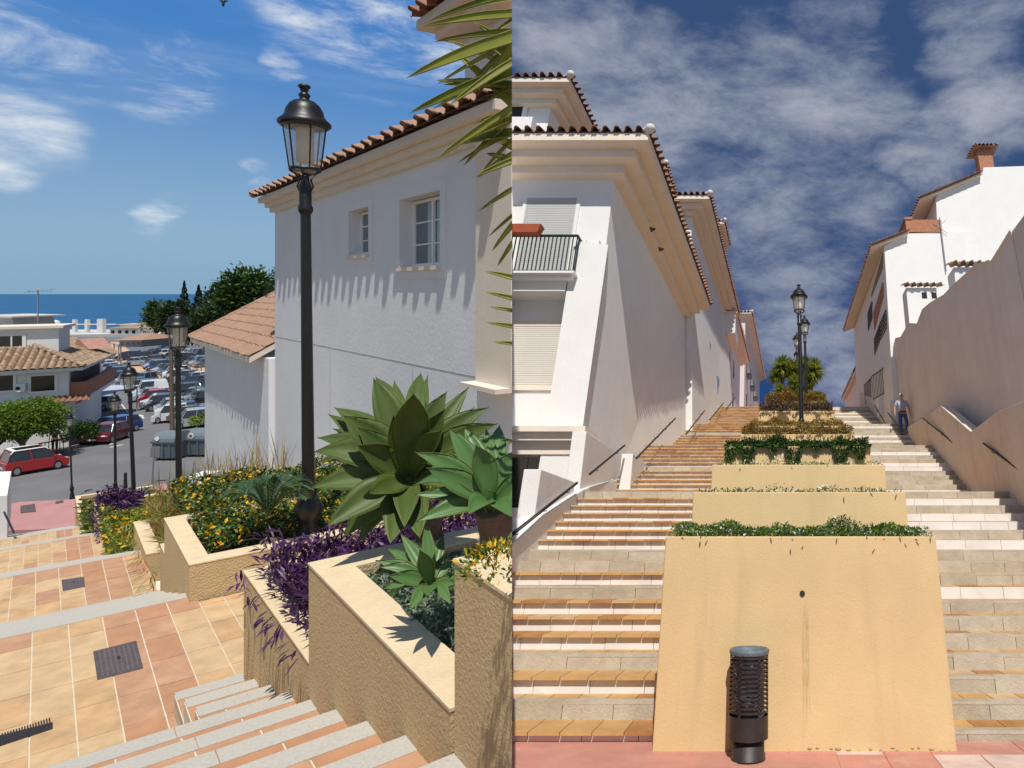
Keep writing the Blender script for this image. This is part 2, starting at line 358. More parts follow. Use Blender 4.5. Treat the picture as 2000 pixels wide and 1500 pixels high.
def tiles(mb, P0, E, V, length, slope, pitch=.25, r=.085, course=.42, inl=0.0, inr=0.0, mi=0, seg=8):
    """Barrel tile roof: P0 start of the eave, E along it, V up the slope; inl/inr: how far the sides draw in per metre of slope."""
    E = Vector(E).normalized(); V = Vector(V).normalized(); Nn = E.cross(V).normalized()
    if Nn.z < 0: Nn = -Nn
    P0 = Vector(P0); k = 0
    while k*pitch < length:
        e0 = k*pitch; mid = e0+pitch/2; smax = slope
        if inl > 0: smax = min(smax, mid/inl)
        if inr > 0: smax = min(smax, (length-mid)/inr)
        jit = random.uniform(-.02, .02); s0 = jit; j = 0
        while s0 < smax-.05:
            s1 = min(smax, s0+course); vs = []
            for ss, lift in ((s0, .03), (s1+.02, .0)):
                for i in range(seg+1):
                    x = i/seg; pj = (-.085*min(1.2, (r/.10)**2) if (j == 0 and ss == s0 and .05 < x < .62) else 0)
                    h = r*math.sin(math.pi*min(1, x/.68))**.8 if x < .68 else -r*.45*math.sin(math.pi*(x-.68)/.32)
                    vs.append(P0+E*(e0+x*pitch)+V*(ss+pj)+Nn*(h+lift+.01))
            n = seg+1; lo = [v-Nn*.022 for v in vs[:n]]
            mb.add(vs+lo, [(i, i+1, n+i+1, n+i) for i in range(seg)]+[(i+1, i, 2*n+i, 2*n+i+1) for i in range(seg)], mi, False)
            s0 = s1; j += 1
        k += 1
def ridge(mb, A, B, r=.10, step=.42, mi=0):
    A = Vector(A); B = Vector(B); d = B-A; n = max(1, int(d.length/step)); d = d/n
    for i in range(n):
        p = A+d*i; mb.tube([p+d*-.06, p+d*1.02], [r*1.12, r*.92], 10, mi)

# ------------------------------------------------------------------ foliage generators
def bush(mb, c, r, n, size, mi=0, mats=1, bend=.3, w=.45, hemi=True):
    for _ in range(n):
        th = random.uniform(0, 2*math.pi); u = random.uniform(0 if hemi else -1, 1); rr = random.uniform(.45, 1.0)**.5
        rr *= 1+.18*math.sin(th*3+u*5)
        d = Vector((math.cos(th)*math.sqrt(1-u*u), math.sin(th)*math.sqrt(1-u*u), u))
        p = Vector((c[0]+d.x*r[0]*rr, c[1]+d.y*r[1]*rr, c[2]+d.z*r[2]*rr))
        dd = (d+Vector((random.gauss(0, .6), random.gauss(0, .6), random.gauss(.2, .5)))).normalized()
        mb.leaf(p, dd, size*random.uniform(.6, 1.3), size*w*random.uniform(.7, 1.2), bend, mi+random.randrange(mats), 2, twist=random.uniform(-1, 1))
def bed(mb, quadpts, n, size, h, mi=0, mats=1, w=.4, upr=.8, spill=0.0, front=None, wts=None):
    a, b, c, d = [Vector(p) for p in quadpts]
    for _ in range(n):
        u = random.random(); v = random.random(); p = a*(1-u)*(1-v)+b*u*(1-v)+c*u*v+d*(1-u)*v
        lump = .55+.45*math.sin(p.x*4.1+1.3)*math.sin(p.y*3.3+p.x)+.25*math.sin(p.x*11)
        p = p+UP*(random.random()**.6*h*max(.72, lump+.2))
        dd = Vector((random.gauss(0, .6), random.gauss(0, .6), random.uniform(.1, 1)*upr))
        m = mi+(random.randrange(mats) if not wts else random.choices(range(mats), wts)[0])
        mb.leaf(p, dd, size*random.uniform(.6, 1.4), size*w*random.uniform(.7, 1.3), random.uniform(.1, .9), m, 2, twist=random.uniform(-1.2, 1.2))
def spill(mb, a, b, n, drop, size, out, mi=0, mats=1, w=.35):
    a = Vector(a); b = Vector(b); out = Vector(out).normalized()
    for _ in range(n):
        u = random.random(); k = max(0, math.sin(u*17)*.5+math.sin(u*41+1)*.5+.2)
        s = random.random()*k*drop
        p = a.lerp(b, u)+out*random.uniform(.02, .09)-UP*s+UP*.03
        dd = out*random.uniform(.1, 1)+Vector((random.gauss(0, .5), random.gauss(0, .3), -random.random()))
        mb.leaf(p, dd, size*random.uniform(.6, 1.3), size*w, .6, mi+random.randrange(mats), 2)
def rosette(name, label, cat, base, n, ln, w, mats, place='L', tiltr=(5, 80), bend=(.1, .7), group=None, clip=False, squash=(1, 1), segs=7, trunk=None, edge=False, seed=1, fold=.28, wmax=.5):
    rnd = random.Random(seed); r = Root(name, label, cat, base, place, group=group); B = Vector(base)
    if trunk: part(r, 'stem', MB().tube(trunk, [.09, .08, .10], 10), trunkm, clip)
    top = Vector(trunk[-1]) if trunk else B
    for i in range(n):
        f = (i+.5)/n; th = i*2.39996+rnd.uniform(-.2, .2); el = R_(90-(tiltr[0]+(tiltr[1]-tiltr[0])*f**.8+rnd.uniform(-5, 5)))
        d = Vector((math.cos(th)*math.cos(el)*squash[0], math.sin(th)*math.cos(el)*squash[1], math.sin(el)))
        l = ln*(.6+.5*math.sin(math.pi*min(1, .25+f*.7)))*rnd.uniform(.9, 1.1)
        mb = MB(); p = top+d*.04
        mb.leaf(p, d, l, w*rnd.uniform(.85, 1.1), rnd.uniform(*bend)*(.3+f), 0, segs, fold, wmax=wmax)
        if edge:
            vs = mb.v; k = len(vs)//3
            for sgn, idx in ((-1, 0), (1, 2)):
                e1 = [vs[q*3+idx] for q in range(k)]; c1 = [vs[q*3+1] for q in range(k)]
                out = [e+(e-c)*.12+Vector((0, 0, .002)) for e, c in zip(e1, c1)]; inn = [e+(c-e)*.02+Vector((0, 0, .002)) for e, c in zip(e1, c1)]
                mb.add(out+inn, [(q, q+1, k+q+1, k+q) for q in range(k-1)], 1, True)
        part(r, 'leaf', mb, mats, clip)
    return r
def tree(name, label, base, th, crown, n, size, mats, group=None, place='L', tr=.2, limbs=6, clip=False):
    r = Root(name, label, 'tree', base, place, group=group); B = Vector(base); mb = MB()
    mb.tube([B, B+Vector((tr*.4, 0, th*.5)), B+Vector((0, 0, th))], [tr, tr*.8, tr*.6], 8)
    for i in range(limbs):
        a = i*2.4; e = B+Vector((math.cos(a)*crown[0]*.6, math.sin(a)*crown[1]*.6, th+crown[2]*random.uniform(.3, .9)))
        mb.tube([B+UP*th*.85, (B+UP*th).lerp(e, .5)+UP*.1, e], [tr*.5, tr*.3, tr*.1], 6)
    part(r, 'trunk', mb, trunkm, clip)
    lb = MB(); cl = max(8, n//90)
    for _ in range(cl):
        a = random.uniform(0, 6.28); u = random.uniform(-.5, 1); q = random.uniform(.35, .88)
        c = B+Vector((math.cos(a)*crown[0]*q*math.sqrt(max(0, 1-u*u*.7)), math.sin(a)*crown[1]*q*math.sqrt(max(0, 1-u*u*.7)), th+crown[2]*(.55+.42*u)))
        k = random.uniform(.22, .40); bush(lb, c, (crown[0]*k, crown[1]*k, crown[2]*k*.8), n//cl, size, 0, len(mats), .3, .5, False)
    part(r, 'crown', lb, mats, clip)
    return r

# ================================================================== RIGHT STREET (coordinates a across, b up the street, c up)
def prof_steps():
    out = []; b, c = 6.95, -1.6; out.append((b, c, .085)); c += .085; b += .40
    for n_, gap in ((17, 2.3), (13, 1.9), (12, 1.9), (15, 0)):
        for i in range(n_):
            out.append((b, c, .16)); c += .16; b += .366
        b += gap
    return out, b, c
STEPS, BTOP, CTOP = prof_steps()
def lev(b):
    c = -1.6
    for bb, cc, h in STEPS:
        if b >= bb: c = cc+h
    return c
def aL(b):
    P = ((6, -3.78), (14, -3.66), (16, -3.85), (20.6, -3.62), (25.5, -3.15), (35, -2.40), (60, -2.0))
    for (b0, a0), (b1, a1) in zip(P[:-1], P[1:]):
        if b <= b1: return a0+(a1-a0)*(b-b0)/(b1-b0)
    return -2.0
def aR(b):
    P = ((6, 4.65), (12.5, 4.95), (16.8, 5.2), (21, 5.4), (25, 5.75), (33, 5.3), (60, 5.0))
    for (b0, a0), (b1, a1) in zip(P[:-1], P[1:]):
        if b <= b1: return a0+(a1-a0)*(b-b0)/(b1-b0)
    return 5.0
def pL(b): return -1.055+.043*(b-6.63)
def pR(b): return 1.66+.040*(b-6.63)

def build_stairs(side):
    f0, f1 = (aL, pL) if side == 'l' else (pR, aR)
    rnd = random.Random(3 if side == 'l' else 5)
    root = Root('staircase', None, None, (f0(7), 6.9, -1.6), 'R', kind='structure')
    rz = MB(); tr = MB()
    for i, (b, c, h) in enumerate(STEPS):
        nb = STEPS[i+1][0] if i+1 < len(STEPS) else BTOP+12
        x0, x1 = f0(b)-(.38 if side == 'l' and b > 15 else .15), f1(b)+.05
        if side == 'l': kind = 0 if i in (1, 3, 7, 9, 10, 17, 24, 31, 38) else 1
        else: kind = 0 if i in (0, 1, 2, 3, 4, 5, 6, 8, 9, 10, 12, 15, 17, 20, 21, 26, 27, 22, 23, 29, 30, 31, 33, 34, 36, 38, 39, 40, 42, 44, 45, 47, 49, 50, 52, 54, 55) else 1
        # riser of separate slabs with thin joints
        top = c+h-(.028 if kind else .0); x = x0-rnd.random()*.4
        while x < x1:
            wd = rnd.uniform(.48, .62); a0 = max(x, x0); a1 = min(x+wd-.006, x1)
            if a1 > a0+.02: rz.box((a0, b+rnd.uniform(0, .006), c-.10), (a1, b+.12, top if side == 'l' or not kind else c+h-.012), [rnd.choice((0, 3)), 1][kind])
            x += wd
        rz.box((x0, b+.05, c-.45), (x1, nb+.06, c+h-.03), 2)
        # tread tiles with a nosing
        x = x0-rnd.random()*.2; nz = .060 if kind and side == 'l' else (-.13 if not kind else .004)
        while x < x1:
            wd = .30; a0 = max(x, x0); a1 = min(x+wd-.008, x1); m = rnd.choice((0, 0, 0, 2, 3, 1))
            if a1 > a0+.02:
                if nb-b > .8:
                    y = b-nz
                    while y < nb: tr.box((a0, y, c+h-.028), (a1, min(y+.30, nb+.02), c+h), m); y += .308
                elif side == 'r' and kind: tr.box((a0, b+.002, c+h-.011), (a1, nb+.03, c+h), m if i < 14 else 1)
                else: tr.box((a0, b-nz, c+h-.028), (a1, nb+.03, c+h), m)
            x += wd
        if not kind: tr.box((x0, b+.002, c+h-.03), (x1, b+.125, c+h-.002), 4)
    part(root, 'riser', rz, [conc, marble, grout, conc2], True)
    part(root, 'tread', tr, [treadt, fl[1], treadt, treadd, conc2], True)
build_stairs('l'); build_stairs('r')

# street at the foot, and ground under everything
single('pavement', MB().box((-2.6, 1.0, -1.9), (14, 7.1, -1.604)), redpave, place='R', kind='structure', clip=True)
g = MB(); rnd = random.Random(2)
for i in range(9):
    for j in range(3):
        x = -1.1+i*.42; y = 5.7+j*.42
        if rnd.random() < .8: g.box((x, y, -1.62), (x+.405, y+.405, -1.5995+rnd.random()*.002), rnd.choice((0, 0, 1)))
single('kerb_tiles', g, [redpave, mat('worn_pink', (.66, .50, .42), .9, .15, 6, .2, 40)], place='R', kind='structure')
hb = MB()
pts = [(6.9, -2.4), (14, .2), (17, 1.0), (22, 2.6), (30, 4.6), (36, 7.0), (80, 7.2), (80, 0), (6.9, -6)]
hb.prism([(-14, b, c) for b, c in pts], (30, 0, 0))
single('hillside', hb, beige, place='R', kind='structure', clip=True)
single('upper_pavement', MB().box((-4, BTOP-.3, CTOP-.4), (8, 80, CTOP-.006)), redpave, place='R', kind='structure')

# planters in the middle
PL = [(6.63, .175, 8.2), (8.2, .74, 9.87), (9.87, 1.30, 11.6), (11.6, 1.86, 14.2), (14.6, 2.62, 16.9), (17.2, 3.32, 20.0), (21.4, 4.65, 24.6), (26.0, 6.05, 29.0), (29.6, 7.15, 34.5)]
plabel = ['large yellow planter wall behind the litter bin', 'second yellow planter tier above the front planter, with white-flowered edging', 'third yellow planter tier from the bottom, thin white-flowered rim', 'fourth yellow planter tier half covered by hanging dark green shrub', 'yellow planter tier behind the hanging dark green shrub', 'yellow planter tier with orange and olive succulents', 'yellow planter tier with purple plants near the top of the steps', 'yellow planter tier with orange edging just below the yuccas', 'topmost yellow planter holding the yuccas']
for i, (b, c, b2) in enumerate(PL):
    lo = lev(b)-.9 if i else -1.62; x0, x1 = pL(b), pR(b); y1 = b2+.10; tw = .13; r = Root('planter', plabel[i], 'planter', (x0, b, lo), 'R', group='yellow stepped planters up the middle of the stairs')
    w = MB(); w.box((x0, b, lo), (x1, b+tw, c)); w.box((x0, b+tw, lo), (x0+tw, y1, c)); w.box((x1-tw, b+tw, lo), (x1, y1, c)); w.box((x0+tw, y1-tw, lo), (x1-tw, y1, c))
    part(r, 'wall', w, yellow, bevel=.012)
    part(r, 'soil', MB().box((x0+tw, b+tw, lo), (x1-tw, y1-tw, c-.10)), soil)
    if i == 0:
        h = MB(); hc = RB(1567, 1159, b); h.tube([hc+Vector((0, -.012, 0)), hc+Vector((0, .02, 0))], .026, 14)
        part(r, 'drain_hole', h, dark)
        st = MB(); rr = random.Random(4)
        for k in range(60):
            X = 1569+rr.gauss(0, 3.2)+k*.12; y0 = 1164+rr.uniform(0, 120); y1_ = y0+rr.uniform(30, 150); ww = rr.uniform(.4, 1.6)
            A = RB(X, y0, b-.0022-k*.00006); B_ = RB(X+2+rr.uniform(-1, 1), y1_, b-.0022-k*.00006); M_ = A.lerp(B_, .45)
            st.add([A, M_+Vector((ww/450, 0, 0)), B_, M_-Vector((ww/450, 0, 0))], [(0, 1, 2, 3)], k % 2)
        part(r, 'water_stain', st, [mat('rust_stain', (.60, .435, .20), .9, .15, 8), mat('mineral_stain', (.66, .52, .29), .9, .15, 8)], kind='stuff')
        ck = MB()
        for k in range(15):
            X = 1580+k*20+rr.uniform(-6, 6); A = RC(X, 1471, -1.6); A = Vector((A.x, b-.004, -1.6+rr.random()*.03)); ck.ball(A, (.010+rr.random()*.018, .004, .004+rr.random()*.007), 6)
        part(r, 'plaster_chips', ck, mat('chipped_plaster', (.42, .33, .23), .95, .3, 20), kind='stuff')
def rbed(i, name, label, n, size, h, mats, spl=0, drop=.3, w=.4, wts=None, x=None, upr=.8):
    b, c, b2 = PL[i]; x0, x1 = x or (pL(b)+.03, pR(b)-.03); m = MB()
    y0 = b+.02; y1 = min(b2, b+1.3)
    bed(m, [(x0, y0, c-.04), (x1, y0, c-.04), (x1, y1, c-.04), (x0, y1, c-.04)], n, size, h, 0, len(mats), w, upr, wts=wts)
    if spl: spill(m, (x0-.03, b, c), (x1+.03, b, c), spl, drop, size, (0, -1, 0), 0, len(mats)-(1 if wts else 0), w)
    return single(name, m, mats, label, 'ground cover', 'R', (x0, b, c), kind='stuff')
rbed(0, 'flowering_ground_cover', 'green ground cover with small white flowers along the front planter rim', 8000, .045, .17, [L_dark, L_lime, F_wht], 16, .06, wts=(.68, .24, .08))
rbed(1, 'flowering_ground_cover', 'thin green and white flowers edging the second planter', 1500, .05, .12, [L_dark, L_olive, F_wht], 3, .04, wts=(.6, .2, .2))
rbed(2, 'flowering_ground_cover', 'pale flowers edging the third planter', 1700, .05, .13, [L_lime, L_dark, F_wht], 3, .04, wts=(.45, .3, .25))
rbed(3, 'hanging_shrub', 'dense dark green shrub hanging over the fourth planter', 12000, .07, .19, [L_dark, L_deep], 3000, .45)
rbed(4, 'succulent_cover', 'low orange and green succulents behind the dark shrub', 7000, .07, .26, [L_orange, L_olive, L_purple], 200, .15, wts=(.45, .4, .15))
rbed(5, 'succulent_cover', 'orange and olive succulents spreading over a middle planter tier', 7000, .07, .24, [L_orange, L_olive], 500, .2)
rbed(6, 'purple_cover', 'purple leaved plants mixed with olive stems near the stair top', 6000, .08, .45, [L_purple, L_dark, L_orange], 300, .2, wts=(.5, .25, .25))
rbed(7, 'succulent_cover', 'orange edging plants just under the yucca trees', 8000, .10, .50, [L_orange, L_olive], 900, .3)
rbed(8, 'succulent_cover', 'golden ground cover around the yucca trunks', 3000, .13, .35, [L_olive, L_orange, L_lime], 400, .3, wts=(.4, .4, .2))

# yuccas at the top
def yucca(X, Yb, Yt, b, heads, label):
    base = RB(X, Yb, b); base.z = PL[8][1]-.1
    r = Root('yucca_tree', label, 'yucca', base, 'R', group='yucca trees at the top of the stairs')
    t = MB(); lf = MB()
    for hx, hy, rad in heads:
        top = RB(hx, hy, b); mid = base.lerp(top, .5)+Vector((0, .1, .15))
        t.tube([base, mid, top], [.14, .10, .08], 7)
        for k in range(330):
            th = random.uniform(0, 6.28); el = random.uniform(-1.1, 1.5)
            d = Vector((math.cos(th)*math.cos(el), math.sin(th)*math.cos(el), math.sin(el)))
            lf.leaf(top, d, rad*random.uniform(.62, .95), rad*.09, .35, random.choice((0, 0, 1)), 3, .2, wmax=.3)
    part(r, 'trunk', t, trunkm); part(r, 'leaves', lf, [L_yucca, L_lime])
yucca(1532, 800, 0, 33.0, [(1527, 718, .95), (1546, 722, .8), (1515, 735, .7)], 'left tall yucca with two spiky heads at the stair top')
yucca(1578, 800, 0, 33.2, [(1571, 716, .8), (1590, 724, .95), (1580, 742, .7)], 'right tall yucca seen behind the tall lamp post')
yucca(1523, 803, 0, 31.5, [(1522, 765, .6)], 'smallest yucca, lowest head on the left of the group')
yucca(1552, 803, 0, 31.8, [(1552, 748, .65)], 'middle short yucca between the two tall ones')
rosette('agave_plant', 'pale green agave low between the yucca trunks', 'agave', RB(1560, 790, 31.0), 26, 1.15, .16, [L_agave2], 'R', (10, 85), (.1, .4), seed=5)

# ------------------------------------------------------------------ street lamp (built once, copied)
def make_lamp():
    r = Root('street_lamp', 'x', 'street lamp', (0, 0, 0), 'L', local=True, group='black lantern street lamps')
    b = MB(); b.lathe([(.0, 0), (.19, 0), (.19, .05), (.16, .07), (.15, .26), (.12, .30), (.10, .42), (.12, .46), (.155, .55), (.15, .62), (.10, .70), (.085, .74), (.10, .76), (.10, .80), (.078, .83)], 24, flute=.06)
    part(r, 'base', b, black)
    p = MB(); p.lathe([(.070, .83), (.056, 3.80)], 16, flute=.05); p.lathe([(.062, 3.80), (.070, 3.81), (.082, 3.84), (.082, 3.87), (.066, 3.90), (.068, 4.10), (.045, 4.16), (.03, 4.30)], 16)
    part(r, 'post', p, black)
    a = MB()
    for k in range(4):
        t = k*math.pi/2+.4; c, s = math.cos(t), math.sin(t)
        a.tube([(c*.05, s*.05, 4.02), (c*.085, s*.085, 4.10), (c*.06, s*.06, 4.17), (c*.11, s*.11, 4.24), (c*.165, s*.165, 4.27)], .011, 6)
    part(r, 'bracket', a, black)
    f = MB(); f.lathe([(.150, 4.27), (.172, 4.27), (.176, 4.30), (.155, 4.30), (.150, 4.27)], 20)
    for k in range(6):
        t = k*math.pi/3+.4; c, s = math.cos(t), math.sin(t); f.tube([(c*.168, s*.168, 4.28), (c*.232, s*.232, 4.76)], .009, 5)
    part(r, 'frame', f, black)
    part(r, 'glass', MB().lathe([(.10, 4.24), (.160, 4.29), (.225, 4.76)], 24), lampglass)
    d = MB(); d.lathe([(.0, 4.36)]+[(.092+.010*(j % 2), 4.36+j*.022) for j in range(18)]+[(.0, 4.76)], 16)
    part(r, 'diffuser', d, lampin)
    t = MB(); t.lathe([(.0, 4.74), (.245, 4.74), (.285, 4.77), (.287, 4.80), (.24, 4.84), (.215, 4.87), (.200, 4.93), (.165, 4.99), (.115, 5.03), (.055, 5.05), (.05, 5.07), (.065, 5.09), (.06, 5.11), (.035, 5.13), (.05, 5.17), (.072, 5.19), (.06, 5.21), (.0, 5.215)], 28)
    part(r, 'hood', t, black)
    return r.o
lamp0 = make_lamp(); used = [False]
def place_lamp(M, label, place, wid=1.0):
    o = lamp0 if not used[0] else copy_tree(lamp0); used[0] = True
    put(o, M @ Matrix.Diagonal((wid, wid, 1, 1)), label, 'black lantern street lamps', place)
def lampL(X, Ytop, y, lab, tiltx=0, wid=.85):
    top = LP(X, Ytop, y); place_lamp(Matrix.Translation((top.x, y, top.z-5.2)) @ Matrix.Rotation(R_(tiltx), 4, 'Y'), lab, 'L', wid)
def lampR(X, Ytop, b, lab):
    top = RB(X, Ytop, b); place_lamp(Matrix.Translation((top.x, b, top.z-5.2)), lab, 'R', 1.0)
lampR(1560, 557, 18.3, 'tallest black lantern lamp standing in the planters on the stepped street')
lampR(1571, 617, 28.0, 'black lantern lamp partly hidden behind the tallest post, its head just below and right')
lampR(1556, 650, 37.0, 'small far lamp head peeking out left of the tallest post')
lampR(1556, 683, 46.0, 'smallest far lamp head, lowest behind the tallest post')

# ------------------------------------------------------------------ litter bin
def build_bin():
    bc = RC(1461, 1482, -1.6); bc = Vector((bc.x, bc.y, -1.6)); r = Root('litter_bin', 'dark slatted metal litter bin with a blue-grey bag, in front of the yellow planter', 'litter bin', bc, 'R', local=True)
    rr = .172; H = .82
    p = MB(); p.lathe([(0, 0), (.15, 0), (.150, .012), (.140, .018), (.138, .17), (0, .17)], 24); part(r, 'pedestal', p, darkmetal)
    b = MB(); n = 48
    def shell(z0, z1, k0, k1, o=0):
        vs = []; ks = list(range(k0, k1+1))
        for z in (z0, z1):
            for rad in (rr, rr-.006): vs += [(rad*math.cos(2*math.pi*k/n), rad*math.sin(2*math.pi*k/n), z) for k in ks]
        m = len(ks); fs = []
        for i in range(m-1): fs += [(i, i+1, 2*m+i+1, 2*m+i), (m+i+1, m+i, 3*m+i, 3*m+i+1), (2*m+i, 2*m+i+1, 3*m+i+1, 3*m+i), (i+1, i, m+i, m+i+1)]
        fs += [(0, 2*m, 3*m, m), (m-1, 2*m-1, 4*m-1, 3*m-1)]
        b.add(vs, fs, o)
    shell(.15, .32, 0, n); shell(.775, .80, 0, n)
    for k in range(6): k0 = k*8; shell(.32, .775, k0, k0+1)
    for j in range(13):
        z = .345+j*.034; shell(z, z+.016, 0, n)
    b.lathe([(0, .15), (rr-.004, .15)], 24)
    part(r, 'body', b, darkmetal)
    g = MB(); prof = [(rr+.004, .778), (rr+.010, .797), (rr+.010, .815), (rr-.002, .825), (rr-.02, .80), (rr-.05, .66), (rr-.06, .45)]
    g.lathe(prof, 30, flute=.03); g.lathe([(.13, .46), (.115, .30), (.0, .27)], 24, flute=.05)
    for k in range(24):
        t = -1.57+(k-12)*.11; z = .22+random.random()*.55; g.ball((math.cos(t)*.13, math.sin(t)*.13, z), (.025, .025, .035), 6)
    part(r, 'bag', g, bagm)
build_bin()

# ------------------------------------------------------------------ left row of white houses
YAW = math.atan(.043)
def house(label, b0, b1, a0, W_, ctop, over, cbot, tm=tile1, extra=None, clip=False, pitch_deg=18, steps=3, name='white_house', wm=None, tp=.25, slope=None, bat=(0, 0, 0)):
    """House with its long right-hand wall along the street; a0: that wall at b0; over: eave overhang."""
    wm = wm or white
    r = Root(name, label, 'house', (a0, b0, cbot), 'R', group='white houses along the stepped street')
    def T(x, y, z): return Vector((a0+x*math.cos(YAW)+y*math.sin(YAW), b0-x*math.sin(YAW)*.0+y*math.cos(YAW), z))
    Ln = b1-b0; w = MB(); w.hexa([T(-W_, 0, cbot), T(bat[0], 0, cbot), T(bat[2], Ln, cbot), T(-W_, Ln, cbot), T(-W_, 0, ctop), T(0, 0, ctop), T(bat[1], Ln, ctop), T(-W_, Ln, ctop)])
    wall = part(r, 'wall', w, wm, clip)
    cn = MB(); hs = [.20, .26, .30][:steps]; z = ctop+.27*over-over*.19*steps
    for k in range(steps):
        o = over*(k+1)/steps-.05; h = over*.19
        cn.hexa([T(-W_-o, -o, z), T(o, -o, z), T(o, Ln+o*.25, z), T(-W_-o, Ln+o*.25, z), T(-W_-o, -o, z+h), T(o, -o, z+h), T(o, Ln+o*.25, z+h), T(-W_-o, Ln+o*.25, z+h)]); z += h+.001
    part(r, 'cornice', cn, cream, clip)
    rf = MB(); o = over; zt = z+.01; sl = slope or min(W_, Ln)/2+o; pr = R_(pitch_deg); c_, s_ = math.cos(pr), math.sin(pr)
    u = (T(0, 1, 0)-T(0, 0, 0)); v = (T(1, 0, 0)-T(0, 0, 0))
    A = T(o, -o, zt); B = T(o, Ln+o*.25, zt); D = T(-W_-o, -o, zt)
    tiles(rf, A, u, -v*c_+UP*s_, Ln+o*1.25, sl, tp, tp*.34, inl=1/c_ if True else 0, inr=0)
    tiles(rf, D, v, u*c_+UP*s_, W_+2*o, min(sl, 5), tp, tp*.34, inl=1/c_, inr=1/c_)
    H = A+(u-v)*(sl*c_)*1.0+UP*sl*s_
    base = MB(); base.add([A, B, B+(-v*c_+UP*s_)*sl, H, D, D+(u+v)*min(sl, 5)*c_+UP*min(sl, 5)*s_], [(0, 1, 2, 3), (0, 3, 5, 4)])
    part(r, 'roof', rf, tm, clip); part(r, 'roof_board', base, tileD, clip)
    rg = MB(); ridge(rg, A+UP*.07, A+(H-A).normalized()*min(3.0, (H-A).length)+UP*.07, .11); rg.ball(A+UP*.10, (.14, .14, .13), 12)
    part(r, 'hip_ridge', rg, mat('ridge_mortar', (.68, .64, .60), .9, .1, 5), clip)
    if extra: extra(r, T)
    return r
def slats(mb, p0, ex, h, n, mi=0, out=Vector((0, -1, 0))):
    p0 = Vector(p0); ex = Vector(ex)
    for j in range(n):
        z = h*j/n; mb.prism([p0+UP*z, p0+UP*(z+h/n*.86)+out*.0, p0+UP*(z+h/n*.86)+out*.018, p0+UP*z+out*.018], ex, mi)
def grille(mb, p0, ex, h, n, r=.010, mi=0):
    p0 = Vector(p0); ex = Vector(ex)
    for i in range(n+1): q = p0+ex*(i/n); mb.tube([q, q+UP*h], r, 5, mi)
    mb.tube([p0+UP*h, p0+ex+UP*h], r*2, 6, mi); mb.tube([p0+UP*.05, p0+ex+UP*.05], r*1.5, 6, mi)

